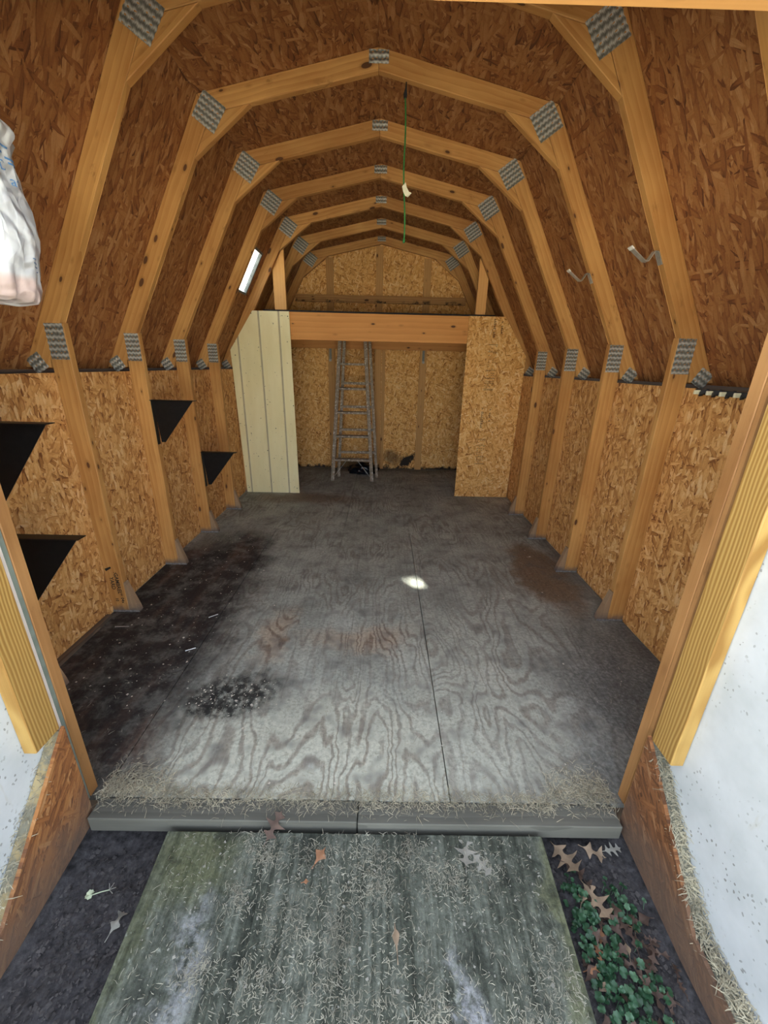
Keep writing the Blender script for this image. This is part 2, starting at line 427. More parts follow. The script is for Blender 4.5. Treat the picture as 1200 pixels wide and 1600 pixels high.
M['ivy'] = _k.m
M['tree_leaf'] = simple('tree_leaf', (.05, .12, .03), 0.6, nscale=3)
M['bark'] = simple('bark', (.10, .07, .05), 0.9)
M['cord'] = simple('green_cord', (.035, .19, .045), 0.6, nscale=60, var=0.4)
M['paper'] = simple('cream_paper_tag', (.80, .74, .55), 0.7)
M['black_plastic'] = simple('black_plastic', (.006, .007, .011), 0.22, nscale=12)
M['ink'] = simple('black_ink', (.02, .018, .015), 0.7)
M['ink_blue'] = simple('blue_print', (.10, .22, .42), 0.5)
M['bar_dark'] = simple('dark_rubber', (.03, .03, .032), 0.5)
M['cream_tab'] = simple('cream_plastic', (.78, .72, .50), 0.45)
M['seedling'] = simple('pale_seedling', (.45, .52, .36), 0.6)
M['deck'] = simple('black_loft_deck', (.018, .017, .019), 0.8)
M['foot'] = simple('dusty_grey_metal', (.20, .195, .19), 0.8, 0.2, nscale=60, var=0.6)
M['nail'] = simple('grey_steel_nail', (.50, .50, .50), 0.4, 0.6)

def make_cream():
    k = NT('cream_painted_siding')
    o = k.obj()
    n_ = k.noise(k.vscale(o, (4, 4, 1.0)), 2, 4, 0.6)
    s = k.noise(o, 45, 2, 0.5)
    col = k.ramp(n_, [(0.3, (.78, .69, .38)), (0.7, (.87, .79, .49))])
    col = k.mix(k.step(s, 0.71, 0.75), col, (.25, .21, .13))
    k.color(col); k.rough(0.6)
    return k.m
M['cream'] = make_cream()
def make_groove():
    return simple('groove_shadow_paint', (.46, .40, .26), 0.7, nscale=10, var=0.15)
M['groove'] = make_groove()

def make_white_door():
    k = NT('white_primed_door_sheet')
    p = k.pos()
    n_ = k.noise(k.vscale(p, (3, 3, 3)), 2, 4, 0.6)
    col = k.ramp(n_, [(0.3, (.41, .45, .47)), (0.7, (.53, .57, .60))])
    sp = k.voro(k.vadd(k.vscale(p, (1, 95, 75)), k.vscale(k.noise(p, 30, 2, 0.5, color=True), (1, 1.5, 1.5))), 1, '3D')
    c = k.sep(sp.outputs['Color'])
    f = k.math('MULTIPLY', k.math('GREATER_THAN', c[0], 0.55), k.math('LESS_THAN', sp.outputs['Distance'], 0.30))
    zone = k.step(k.noise(p, 5, 3, 0.6), 0.40, 0.60)
    col = k.mix(k.math('MULTIPLY', k.math('MULTIPLY', f, zone), 0.75), col, (.14, .14, .13))
    fib = k.noise(k.vscale(p, (30, 30, 6)), 1, 3, 0.7)
    col = k.mix(k.math('MULTIPLY', k.step(fib, 0.62, 0.75), 0.25), col, (.38, .36, .28))
    k.color(col); k.rough(0.65)
    return k.m
M['white_door'] = make_white_door()

def make_bag():
    k = NT('white_plastic_bag')
    p = k.obj(); s = k.sep(p)
    n_ = k.noise(p, 7, 3, 0.6)
    band = k.math('MULTIPLY', k.step(s[2], -0.235, -0.215), k.math('SUBTRACT', 1.0, k.step(k.math('ADD', s[2], k.math('MULTIPLY', k.math('SUBTRACT', n_, 0.5), 0.05)), -0.175, -0.150)))
    col = k.mix(k.math('MULTIPLY', band, 0.55), (.86, .89, .92), (.78, .42, .30))
    fine = k.n('ShaderNodeTexWave', wave_type='BANDS', bands_direction='Z')
    k.set(fine.inputs['Vector'], k.map(p, rot=(0.5, 0.9, 0.3))); fine.inputs['Scale'].default_value = 9; fine.inputs['Distortion'].default_value = 9
    k.color(col); k.rough(0.35)
    k.b.inputs['Subsurface Weight'].default_value = 0.0
    k.bump(k.math('ADD', fine.outputs['Fac'], n_), 0.6, 0.012)
    tr = k.n('ShaderNodeBsdfTranslucent'); tr.inputs[0].default_value = (.8, .84, .88, 1)
    mx = k.n('ShaderNodeMixShader'); mx.inputs[0].default_value = 0.35
    k.t.links.new(k.b.outputs[0], mx.inputs[1]); k.t.links.new(tr.outputs[0], mx.inputs[2])
    k.t.links.new(mx.outputs[0], k.out.inputs[0])
    return k.m
M['bag'] = make_bag()

def make_ladder_mat():
    k = NT('paint_spattered_ladder_wood')
    o = k.obj()
    n_ = k.noise(k.vscale(o, (20, 20, 20)), 1, 3, 0.6)
    col = k.ramp(n_, [(0.3, (.17, .13, .095)), (0.7, (.36, .29, .22))])
    sp = k.noise(o, 38, 3, 0.65)
    col = k.mix(k.math('MULTIPLY', k.step(sp, 0.56, 0.64), 0.85), col, (.66, .62, .55))
    k.color(col); k.rough(0.75)
    return k.m
M['ladder'] = make_ladder_mat()

def make_glass():
    k = NT('window_glass')
    tr = k.n('ShaderNodeBsdfTransparent'); tr.inputs[0].default_value = (.94, .96, .95, 1)
    gl = k.n('ShaderNodeBsdfGlossy'); gl.inputs['Roughness'].default_value = 0.03
    mx = k.n('ShaderNodeMixShader'); mx.inputs[0].default_value = 0.07
    k.t.links.new(tr.outputs[0], mx.inputs[1]); k.t.links.new(gl.outputs[0], mx.inputs[2])
    k.t.links.new(mx.outputs[0], k.out.inputs[0])
    return k.m
M['glass'] = make_glass()

# ------------------------------------------------------------------ mesh helpers
WM = {}
def link(o, parent=None, Mw=None):
    COL.objects.link(o)
    Mw = Mw or Matrix.Identity(4)
    WM[o] = Mw
    if parent is not None:
        o.parent = parent
        o.matrix_basis = WM[parent].inverted() @ Mw
    else:
        o.matrix_basis = Mw
    return o
def tag(o, label=None, cat=None, group=None, kind=None):
    if label: o['label'] = label
    if cat: o['category'] = cat
    if group: o['group'] = group
    if kind: o['kind'] = kind
    return o
def thing(name, loc=(0, 0, 0), label=None, cat=None, group=None, kind=None):
    o = bpy.data.objects.new(name, None)
    o.empty_display_size = 0.1
    link(o, None, Matrix.Translation(Vector(loc)))
    return tag(o, label, cat, group, kind)
def mesh_obj(name, bm, mat, parent=None, Mw=None, smooth=False):
    me = bpy.data.meshes.new(name)
    bm.normal_update()
    bmesh.ops.recalc_face_normals(bm, faces=bm.faces)
    bm.to_mesh(me); bm.free()
    mats = mat if isinstance(mat, (list, tuple)) else [mat]
    for m_ in mats: me.materials.append(m_)
    if smooth:
        for f in me.polygons: f.use_smooth = True
    return link(bpy.data.objects.new(name, me), parent, Mw)
def add_prism(bm, pts, ext, mat_index=0):
    a = [bm.verts.new(p) for p in pts]
    b = [bm.verts.new(Vector(p) + Vector(ext)) for p in pts]
    n = len(pts)
    fs = [bm.faces.new(a), bm.faces.new(b[::-1])]
    for i in range(n):
        fs.append(bm.faces.new((a[i], b[i], b[(i + 1) % n], a[(i + 1) % n])))
    for f in fs: f.material_index = mat_index
    return fs
def frame(origin, gx, gz):
    x = Vector(gx).normalized(); z = Vector(gz).normalized()
    x = (x - z * x.dot(z)).normalized()
    y = z.cross(x)
    m_ = Matrix((x, y, z)).transposed().to_4x4()
    m_.translation = Vector(origin)
    return m_
def prism(name, pts, ext, grain, mat, parent=None, bevel=0.0):
    """a polygon pushed along ext: ONE mesh whose local X is the grain and local Z the push"""
    pts = [Vector(p) for p in pts]
    c = sum(pts, Vector()) / len(pts)
    F = frame(c, grain, ext)
    inv = F.inverted()
    bm = bmesh.new()
    add_prism(bm, [inv @ p for p in pts], inv.to_3x3() @ Vector(ext))
    if bevel:
        bmesh.ops.bevel(bm, geom=list(bm.edges), offset=bevel, segments=1, affect='EDGES')
    return mesh_obj(name, bm, mat, parent, F)
def box(name, lo, hi, mat, parent=None, grain=None, bevel=0.0, up=None):
    lo = Vector(lo); hi = Vector(hi); d = hi - lo
    ax = max(range(3), key=lambda i: d[i]) if grain is None else grain
    th = min([i for i in range(3) if i != ax], key=lambda i: d[i]) if up is None else up
    o3 = [i for i in range(3) if i not in (ax, th)][0]
    def P(a, b):
        v = [0, 0, 0]; v[ax] = a; v[o3] = b; v[th] = lo[th]
        return v
    ext = [0, 0, 0]; ext[th] = d[th]
    g = [0, 0, 0]; g[ax] = 1
    return prism(name, [P(lo[ax], lo[o3]), P(hi[ax], lo[o3]), P(hi[ax], hi[o3]), P(lo[ax], hi[o3])], ext, g, mat, parent, bevel)
def clip(poly, ax, val, keep_less):
    out = []
    n = len(poly)
    for i in range(n):
        p, q = poly[i], poly[(i + 1) % n]
        ip = (p[ax] <= val) if keep_less else (p[ax] >= val)
        iq = (q[ax] <= val) if keep_less else (q[ax] >= val)
        if ip: out.append(p)
        if ip != iq:
            t = (val - p[ax]) / (q[ax] - p[ax])
            out.append(tuple(p[j] + t * (q[j] - p[j]) for j in range(2)))
    return out
def cliprect(poly, x0, x1, z0, z1):
    for ax, v, kl in ((0, x0, False), (0, x1, True), (1, z0, False), (1, z1, True)):
        poly = clip(poly, ax, v, kl)
        if len(poly) < 3: return []
    res = []
    for p in poly:
        if not res or (abs(p[0] - res[-1][0]) + abs(p[1] - res[-1][1])) > 1e-5: res.append(p)
    if len(res) > 2 and (abs(res[0][0] - res[-1][0]) + abs(res[0][1] - res[-1][1])) < 1e-5: res.pop()
    return res if len(res) > 2 else []
def tube(bm, pts, r, seg=8, cap=True):
    pts = [Vector(p) for p in pts]
    rings = []
    for i, p in enumerate(pts):
        d = (pts[min(i + 1, len(pts) - 1)] - pts[max(i - 1, 0)]).normalized()
        a = Vector((0, 0, 1)) if abs(d.z) < 0.9 else Vector((1, 0, 0))
        u = d.cross(a).normalized(); v = d.cross(u)
        rr = r[i] if isinstance(r, (list, tuple)) else r
        rings.append([bm.verts.new(p + (u * math.cos(2 * math.pi * k / seg) + v * math.sin(2 * math.pi * k / seg)) * rr) for k in range(seg)])
    for a, b in zip(rings, rings[1:]):
        for k in range(seg):
            bm.faces.new((a[k], a[(k + 1) % seg], b[(k + 1) % seg], b[k]))
    if cap:
        bm.faces.new(rings[0][::-1]); bm.faces.new(rings[-1])
def strip(bm, pts, side, w, t):
    """flat bent bar: profile points, constant width along side, thickness t"""
    pts = [Vector(p) for p in pts]; side = Vector(side).normalized()
    L = []
    for i, p in enumerate(pts):
        d = (pts[min(i + 1, len(pts) - 1)] - pts[max(i - 1, 0)]).normalized()
        nrm = d.cross(side).normalized()
        L.append([bm.verts.new(p + side * sx * w / 2 + nrm * sn * t / 2) for sx, sn in ((-1, -1), (1, -1), (1, 1), (-1, 1))])
    for a, b in zip(L, L[1:]):
        for k in range(4):
            bm.faces.new((a[k], a[(k + 1) % 4], b[(k + 1) % 4], b[k]))
    bm.faces.new(L[0][::-1]); bm.faces.new(L[-1])
def text_bm(txt, size, Mt, depth=0.0, bold=0.0):
    cu = bpy.data.curves.new('lettering', 'FONT')
    cu.body = txt; cu.size = size; cu.align_x = 'LEFT'; cu.extrude = depth; cu.resolution_u = 2; cu.offset = bold
    ob = bpy.data.objects.new('lettering', cu)
    COL.objects.link(ob)
    dg = bpy.context.evaluated_depsgraph_get()
    me = bpy.data.meshes.new_from_object(ob.evaluated_get(dg))
    bm = bmesh.new(); bm.from_mesh(me); bm.transform(Mt)
    bpy.data.objects.remove(ob); bpy.data.curves.remove(cu); bpy.data.meshes.remove(me)
    return bm

# ------------------------------------------------------------------ shed frame constants
T1, SP = 2.048, 0.61
TY = {i: T1 + (i - 1) * SP for i in range(0, 8)}
K = (0.935, 2.723); E = (1.68, 1.375); APEX = (0.0, 2.923)
SL = (E[0] - K[0]) / (K[1] - E[1])           # x per unit drop on the steep slope
def xo(z): return K[0] + (K[1] - z) * SL
def xi(z): return xo(z) - 0.1017
UP = (APEX[1] - K[1]) / K[0]
def zu(x): return APEX[1] - abs(x) * UP
HW = 1.545
Y0, Y1 = 0.94, 5.76
TH = 0.038

# ------------------------------------------------------------------ floor
fl = thing('floor', (0, 3.3, 0), 'grey weathered plywood floor of the shed, dark-stained along the left wall', kind='structure')
box('joist_frame', (-1.54, 0.96, -0.16), (1.54, 5.76, -0.0205), M['base_wood'], fl)
G = 0.0022
for (x0, x1, y0, y1) in ((-1.545, -0.895, .957, 3.36), (-.895, .322, .957, 3.36), (.322, 1.545, .957, 3.36),
                         (-1.545, -1.50, 3.36, 5.757), (-1.50, -.28, 3.36, 5.757), (-.28, .94, 3.36, 5.757), (.94, 1.545, 3.36, 5.757)):
    box('plywood_sheet', (x0 + G, y0 + G, -0.0195), (x1 - G, y1 - G, 0.0), M['floor'], fl, grain=0, up=2)
tr = thing('trim_1', (0, 0.92, 0), 'weathered grey threshold board across the doorway', kind='structure')
box('sill_board', (-0.895, .884, -.058), (-0.002, .954, 0.003), M['grey_wood'], tr, bevel=.003)
box('sill_board', (0.001, .882, -.058), (0.889, .954, 0.0), M['grey_wood'], tr, bevel=.003)

# ------------------------------------------------------------------ side walls
walls = {}
for s, side in ((-1, 'left'), (1, 'right')):
    w = thing('wall_' + side, (s * HW, 3.3, 0), 'knee-high-to-eye-high oriented strand board side wall on the ' + side, kind='structure')
    walls[side] = w
    for y0, y1 in ((0.955, 2.067), (2.067, 4.507), (4.507, 5.76)):
        box('osb_sheet', (min(s * 1.546, s * 1.557), y0 + .001, 0.0), (max(s * 1.546, s * 1.557), y1 - .001, 1.362), M['osb_wall'], w, grain=1, up=0)
    box('siding', (min(s * 1.558, s * 1.572), .94, -.12), (max(s * 1.558, s * 1.572), 5.78, 1.34), M['siding_out'], w)
    box('eave_plate', (min(s * 1.558, s * 1.70), .94, 1.316), (max(s * 1.558, s * 1.70), 5.78, 1.330), M['shade_wood'], w)
    box('fascia', (min(s * 1.701, s * 1.72), .94, 1.30), (max(s * 1.701, s * 1.72), 5.78, 1.42), M['shade_wood'], w)
bb = prism('baseboard_left', [(-1.544, 1.02, 0.001), (-1.544, 1.99, 0.001), (-1.515, 1.99, .001), (-1.500, 1.02, .001)], (0, 0, .02), (0, 1, 0), M['base_wood'])
tag(bb, 'dark stained wood strip along the foot of the left wall nearest the door', kind='structure')

# ------------------------------------------------------------------ roof
roof = thing('ceiling', (0, 3.3, 2.7), 'gambrel roof of oriented strand board seen from inside', kind='structure')
WIN = dict(y0=3.985, y1=4.375, z0=2.045, z1=2.405)
ycuts = [0.94, 2.067, 3.287, 4.507, 5.76]
def slope_sheet(s, y0, y1, hole=None):
    k_ = Vector((s * K[0], 0, K[1])); e_ = Vector((s * E[0], 0, E[1]))
    d = (e_ - k_).normalized(); nrm = Vector((s * -d.z * s, 0, 0))
    nrm = Vector((s * abs(d.z), 0, abs(d.x)))
    off = nrm * 0.001
    def P(z, y):
        t = (K[1] - z) / (K[1] - E[1])
        v = k_ + (e_ - k_) * t
        return Vector((v.x, y, v.z)) + off
    ext = nrm * 0.012
    if not hole:
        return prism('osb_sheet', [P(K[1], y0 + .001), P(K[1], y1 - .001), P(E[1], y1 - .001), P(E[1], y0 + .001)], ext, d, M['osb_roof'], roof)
    F = frame(P(2.05, (y0 + y1) / 2), d, ext); inv = F.inverted(); bm = bmesh.new()
    iext = inv.to_3x3() @ ext
    for (za, zb, ya, yb) in ((K[1], hole['z1'], y0 + .001, y1 - .001), (hole['z0'], E[1], y0 + .001, y1 - .001),
                             (hole['z1'], hole['z0'], y0 + .001, hole['y0']), (hole['z1'], hole['z0'], hole['y1'], y1 - .001)):
        add_prism(bm, [inv @ P(za, ya), inv @ P(za, yb), inv @ P(zb, yb), inv @ P(zb, ya)], iext)
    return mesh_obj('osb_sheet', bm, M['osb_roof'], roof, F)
for a, b in zip(ycuts, ycuts[1:]):
    for s in (-1, 1):
        slope_sheet(s, a, b, WIN if (s == -1 and a == 3.287) else None)
        nr = Vector((s * UP, 0, 1)).normalized()
        p0 = Vector((0, 0, APEX[1])) + nr * .001; p1 = Vector((s * K[0], 0, K[1])) + nr * .001
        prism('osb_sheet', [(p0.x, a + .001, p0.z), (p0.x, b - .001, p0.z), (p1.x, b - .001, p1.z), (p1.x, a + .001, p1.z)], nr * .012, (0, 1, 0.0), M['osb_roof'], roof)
# roof covering outside
for s in (-1, 1):
    d = Vector((s * (E[0] - K[0]), 0, E[1] - K[1])).normalized(); n1 = Vector((s * abs(d.z), 0, abs(d.x)))
    nr = Vector((s * UP, 0, 1)).normalized()
    pts = [(0, APEX[1] + .014), (s * (K[0] + .012), K[1] + .014)]
    prism('roof_felt', [(pts[0][0], .9, pts[0][1]), (pts[0][0], 5.8, pts[0][1]), (pts[1][0], 5.8, pts[1][1]), (pts[1][0], .9, pts[1][1])], nr * .006, (0, 1, 0), M['shingle'], roof)

for s in (-1, 1):
    nl = Vector((s * (K[1] - E[1]), 0, E[0] - K[0])).normalized(); nu = Vector((s * UP, 0, 1)).normalized(); kp = Vector((s * K[0], 0.941, K[1]))
    prism('knuckle_filler', [kp + (nl + nu) * .0012, kp + nl * .0135, kp + (nl + nu) * .011, kp + nu * .0135], (0, 4.818, 0), (1, 0, 0), M['shingle'], roof)

# window in the left roof slope
wnd = thing('window_1', (-xo(2.22), 4.18, 2.22), 'small bright window in the left roof slope above the cream panel', kind='structure')
ds = Vector((-(E[0] - K[0]), 0, E[1] - K[1])).normalized(); ns = Vector((-abs(ds.z), 0, abs(ds.x)))
def SP3(z, y, off=0.0):
    return Vector((-xo(z), y, z)) + ns * off
iv = WIN
w_ = 0.022; zz = w_ * abs(ds.z)
for (za, zb, ya, yb, g) in ((iv['z1'] - .001, iv['z1'] - zz, iv['y0'] + .001, iv['y1'] - .001, (0, 1, 0)), (iv['z0'] + zz, iv['z0'] + .001, iv['y0'] + .001, iv['y1'] - .001, (0, 1, 0)),
                            (iv['z1'] - zz - .001, iv['z0'] + zz + .001, iv['y0'] + .001, iv['y0'] + w_, ds), (iv['z1'] - zz - .001, iv['z0'] + zz + .001, iv['y1'] - w_, iv['y1'] - .001, ds)):
    prism('window_frame', [SP3(za, ya, -.006), SP3(za, yb, -.006), SP3(zb, yb, -.006), SP3(zb, ya, -.006)], ns * .03, g, M['frame_grey'], wnd)
prism('pane', [SP3(iv['z1'] - zz, iv['y0'] + w_, .010), SP3(iv['z1'] - zz, iv['y1'] - w_, .010), SP3(iv['z0'] + zz, iv['y1'] - w_, .010), SP3(iv['z0'] + zz, iv['y0'] + w_, .010)], ns * .003, (0, 1, 0), M['glass'], wnd)

# ------------------------------------------------------------------ gable walls
GAB = [(-HW, 0.0), (HW, 0.0), (HW, 1.362), (xo(1.40), 1.40), (K[0], K[1]), (0, APEX[1]), (-K[0], K[1]), (-xo(1.40), 1.40), (-HW, 1.362)]
def halves(poly, x0, x1, z0, z1):
    return cliprect(poly, x0, x1, z0, z1)
bw = thing('wall_back', (0, 5.77, 0), 'back gable wall of golden oriented strand board with flat studs', kind='structure')
for x0, x1 in ((-1.7, -1.242), (-1.242, -.022), (-.022, 1.198), (1.198, 1.7)):
    for z0, z1 in ((0, 2.222), (2.222, 3)):
        pg = halves(GAB, x0 + .001, x1 - .001, z0, z1 - .001)
        if pg:
            prism('osb_sheet', [(x, Y1 + .001, z) for x, z in pg], (0, .011, 0), (0, 0, 1), M['osb_back'], bw)
prism('siding', [(x, Y1 + .013, z if z > 0 else -.19) for x, z in GAB], (0, .012, 0), (0, 0, 1), M['siding_out'], bw)
for x0, x1 in ((-.693, -.604), (-.066, .023), (.540, .629)):
    top = min(zu(x0), zu(x1)) - .096
    prism('stud', [(x0, 5.722, 0.002), (x1, 5.722, 0.002), (x1, 5.722, top), (x0, 5.722, top)], (0, .037, 0), (0, 0, 1), M['stud'], bw, .002)
box('stud', (.03, 5.735, 0.002), (.075, 5.759, 1.93), M['stud'], bw)
box('girt', (-1.085, 5.675, 2.178), (1.085, 5.706, 2.262), M['girt'], bw, bevel=.002)
for x in (-.66, .585):
    bm = bmesh.new()
    strip(bm, [(x, 5.7205, 1.50), (x, 5.7205, 1.655)], (1, 0, 0), .032, .002)
    strip(bm, [(x, 5.719, 1.50), (x, 5.70, 1.495), (x, 5.70, 1.47)], (1, 0, 0), .032, .002)
    mesh_obj('metal_strap', bm, M['plate'], bw)

fw = thing('wall_front', (0, .95, 0), 'front wall framing around the open double doorway', kind='structure')
for s, nm in ((-1, 'l'), (1, 'r')):
    box('door_jamb', (min(s * .93, s * 1.02), .957, 0.002), (max(s * .93, s * 1.02), .994, 2.0505), M['jamb'], fw, bevel=.002)
    pg = cliprect(GAB, -1.75, -.932, -.2, 3) if s < 0 else cliprect(GAB, .932, 1.75, -.2, 3)
    prism('siding', [(x, .942, z) for x, z in pg], (0, .013, 0), (0, 0, 1), M['strip_green'] if s < 0 else M['jamb'], fw)
    if s < 0: box('door_trim', (min(s * .932, s * .99), .927, 0.0), (max(s * .932, s * .99), .941, 2.07), M['trim_white'], fw)
prism('siding', [(x, .942, z) for x, z in cliprect(GAB, -.931, .931, 2.052, 3)], (0, .013, 0), (0, 0, 1), M['siding_out'], fw)
box('header', (-1.02, .957, 2.051), (1.02, .994, 2.145), M['post'], fw, bevel=.002)

# ------------------------------------------------------------------ roof trusses
def nail_plate_bm(w, h, rows, amp=.0022, n=None):
    """galvanised plate, pressed into wavy ridges; local X along the ridges"""
    nx = 10; ny = rows * 6
    bm = bmesh.new(); g = []
    for j in range(ny + 1):
        row = []
        for i in range(nx + 1):
            x = (i / nx - .5) * w; y = (j / ny - .5) * h
            z = amp * math.sin(2 * math.pi * rows * j / ny + 0.8 * math.sin(i * 1.3)) + amp * .4 * math.sin(i * 2.6)
            row.append(bm.verts.new((x, y, z)))
        g.append(row)
    for j in range(ny):
        for i in range(nx):
            bm.faces.new((g[j][i], g[j][i + 1], g[j + 1][i + 1], g[j + 1][i]))
    ext = bmesh.ops.extrude_face_region(bm, geom=bm.faces[:])
    for v in ext['geom']:
        if isinstance(v, bmesh.types.BMVert): v.co.z -= .0012
    return bm
def tri(p): return p
def make_truss():
    y = T1
    root = thing('roof_truss', (0, y, 0))
    ext = (0, TH, 0)
    P = lambda x, z: (x, y, z)
    zs = 1.4195 + 0.0                                     # where the stud's bevelled head starts
    for s in (-1, 1):
        # lower rafter, full 2x4
        a = K; cosb = math.cos(math.atan(SL))
        ju = K[0] - 0.0; 
        # joint of the inner lines
        zj = (K[1] - 0.0) ; 
        xin_k = None
        # inner corner: xi(z)=x and zu(x)-.091=z
        x_ = .86
        for _ in range(30):
            x_ = xi(zu(x_) - .091)
        zc = zu(x_) - .091
        prism('lower_rafter', [P(s * K[0], K[1] - .001), P(s * xo(1.385), 1.385), P(s * (xo(1.385) - .12), 1.385), P(s * xi(1.425), 1.425), P(s * x_, zc)], ext, (s * -SL, 0, 1), M['pine'], root, .0025)
        prism('upper_rafter', [P(s * .0007, APEX[1] - .001), P(s * (K[0] - .002), K[1] - .001), P(s * (x_ - .001), zc + .001), P(s * .0007, APEX[1] - .091)], ext, (s * 1, 0, -UP), M['pine'], root, .0025)
        b1 = (xi(2.452) - .001, 2.452); bx2 = .662; b2 = (bx2, zu(bx2) - .0915)
        prism('brace', [P(s * (x_ - .003), zc - .002), P(s * b1[0], b1[1]), P(s * b2[0], b2[1])], ext, (s * (b2[0] - b1[0]), 0, b2[1] - b1[1]), M['pine'], root, .0025)
        # stud with a bevelled head against the rafter
        st = prism('stud', [P(s * 1.544, 0.004), P(s * 1.449, 0.004), P(s * 1.449, min(1.59, K[1] - (1.449 + .1017 - K[0]) / SL) - .002), P(s * 1.544, K[1] - (1.544 + .1017 - K[0]) / SL - .002)], ext, (0, 0, 1), M['pine'], root, .0025)
        # plates, just proud of the front face
        def plate(name, cx, cz, w, h, rows, ang):
            F = frame((s * cx, y - .0022, cz), (math.cos(ang) * s, 0, math.sin(ang)), (0, -1, 0))
            mesh_obj(name, nail_plate_bm(w, h, rows), M['plate'], root, F)
        plate('stud_plate', 1.494, 1.503, .084, .159, 6, 0)
        plate('knuckle_plate', .881, 2.648, .130, .1325, 5, A(35))
        plate('heel_plate', 1.612, 1.405, .072, .0795, 3, A(-30))
        # toe block and metal foot
        prism('toe_block', [P(s * 1.448, 0.004), P(s * 1.385, 0.004), P(s * 1.393, .035), P(s * 1.44, .20), P(s * 1.448, .20)], ext, (0, 0, 1), M['toe'], st, .002)
        box('foot_plate', (min(s * 1.544, s * 1.385), y - .0016, .001), (max(s * 1.544, s * 1.385), y - .0003, .013), M['foot'], st)
    F = frame((0, y - .0022, 2.884), (1, 0, 0), (0, -1, 0))
    mesh_obj('ridge_plate', nail_plate_bm(.100, .053, 2), M['plate'], root, F)
    return root
def copy_tree(o, parent=None):
    c = o.copy(); COL.objects.link(c)
    if parent: c.parent = parent
    for ch in [x for x in bpy.data.objects if x.parent == o]:
        copy_tree(ch, c)
    return c
truss0 = make_truss()
TL = {0: 'pine gambrel roof truss nearest the doorway, mostly cut off by the frame',
      1: 'pine gambrel truss with handwriting on its left foot and a hook at right',
      2: 'pine gambrel truss that the green cord hangs from',
      3: 'pine gambrel truss just beyond the green cord, lower small bracket on its stud',
      4: 'pine gambrel roof truss just in front of the small window and the cream panel',
      5: 'pine gambrel roof truss standing at the front edge of the loft',
      6: 'pine gambrel roof truss over the middle of the loft floor',
      7: 'smallest looking pine gambrel roof truss, against the back gable wall'}
trusses = {}
kids0 = [x for x in bpy.data.objects if x.parent == truss0]
sub0 = [x for x in bpy.data.objects if x.parent in kids0]
trusses[1] = truss0
for i in (0, 2, 3, 4, 5, 6, 7):
    r = truss0.copy(); COL.objects.link(r)
    r.location = (0, TY[i], 0)
    WM[r] = Matrix.Translation(Vector((0, TY[i], 0)))
    for ch in kids0:
        c = ch.copy(); COL.objects.link(c); c.parent = r
        for g2 in [x for x in sub0 if x.parent == ch]:
            d2 = g2.copy(); COL.objects.link(d2); d2.parent = c
    trusses[i] = r
for i, r in trusses.items():
    tag(r, TL[i], 'truss', 'gambrel roof trusses')

# handwriting on the left foot of truss 1 (runs down the stud)
bm_all = bmesh.new()
def put_text(txt, x, z, size):
    Mt = Matrix.Translation(Vector((x, T1 - .0012, z))) @ Matrix(((0, 1, 0, 0), (0, 0, -1, 0), (-1, 0, 0, 0), (0, 0, 0, 1)))
    b = text_bm(txt, size, Mt, 0.0, .0006)
    me = bpy.data.meshes.new('t'); b.to_mesh(me); b.free(); bm_all.from_mesh(me); bpy.data.meshes.remove(me)
put_text(':GAMBREL', -1.489, .272, .032)
put_text('YARD', -1.519, .238, .032)
put_text('04x', -1.480, .100, .026)
put_text('10', -1.512, .098, .024)
add_prism(bm_all, [(-1.535, T1 - .0012, .292), (-1.500, T1 - .0012, .306), (-1.497, T1 - .0012, .296), (-1.530, T1 - .0012, .276)], (0, -.0006, 0))
o = mesh_obj('lettering', bm_all, M['ink'], trusses[1])
tag(o, 'black handwriting running down the stud foot', kind='stuff')

# ------------------------------------------------------------------ loft
YL = TY[5]
loft = thing('storage_loft', (0, YL, 1.66), 'wooden storage loft with a wide front beam and black edged deck above the ladder', 'loft')
prism('front_beam', [(-1.405, YL, 1.665), (1.405, YL, 1.665), (1.268, YL, 1.924), (-1.268, YL, 1.924)], (0, .038, 0), (1, 0, 0), M['beam'], loft, .002)
box('rear_beam', (-1.19, 5.665, 1.63), (1.19, 5.703, 1.90), M['beam'], loft, bevel=.002)
for x in (-1.0, -.39, .22, .83):
    box('joist', (x, YL + .04, 1.785), (x + .038, 5.664, 1.9), M['beam'], loft)
box('deck', (-1.18, YL, 1.925), (1.18, 5.672, 1.940), M['deck'], loft, bevel=.001)
for x0, x1 in ((-1.068, -.948), (.985, 1.085)):
    zt = lambda x: K[1] - (abs(x) + .1017 - K[0]) / SL - .003
    prism('loft_post', [(x0, YL + .039, 1.941), (x1, YL + .039, 1.941), (x1, YL + .039, zt(x1)), (x0, YL + .039, zt(x0))], (0, .038, 0), (0, 0, 1), M['post'], loft, .002)
# panels either side, nailed on the front of that truss
PF = YL - .0035
cream_poly = [(-1.515, .003), (-.905, .003), (-.914, 1.925), (-1.285, 1.925), (-1.546, 1.552)]
cp = thing('siding_panel', (-1.22, PF, 0), 'cream painted grooved siding panel left of the ladder, top corner cut off', 'panel')
bm = bmesh.new()
gx = [-1.458, -1.228, -1.022]
edges = [-1.7]
for g in gx: edges += [g - .009, g + .009]
edges.append(-.5)
for i in range(len(edges) - 1):
    pg = cliprect(cream_poly, edges[i], edges[i + 1], -1, 3)
    if not pg: continue
    groove = i % 2 == 1
    yf = PF - (.006 if groove else .012)
    add_prism(bm, [(x, yf, z) for x, z in pg], (0, PF - yf - .0, 0), 1 if groove else 0)
inv = Matrix.Translation(Vector((1.22, -PF, 0)))
bm.transform(inv)
mesh_obj('grooved_sheet', bm, [M['cream'], M['groove']], cp, Matrix.Translation(Vector((-1.22, PF, 0))))
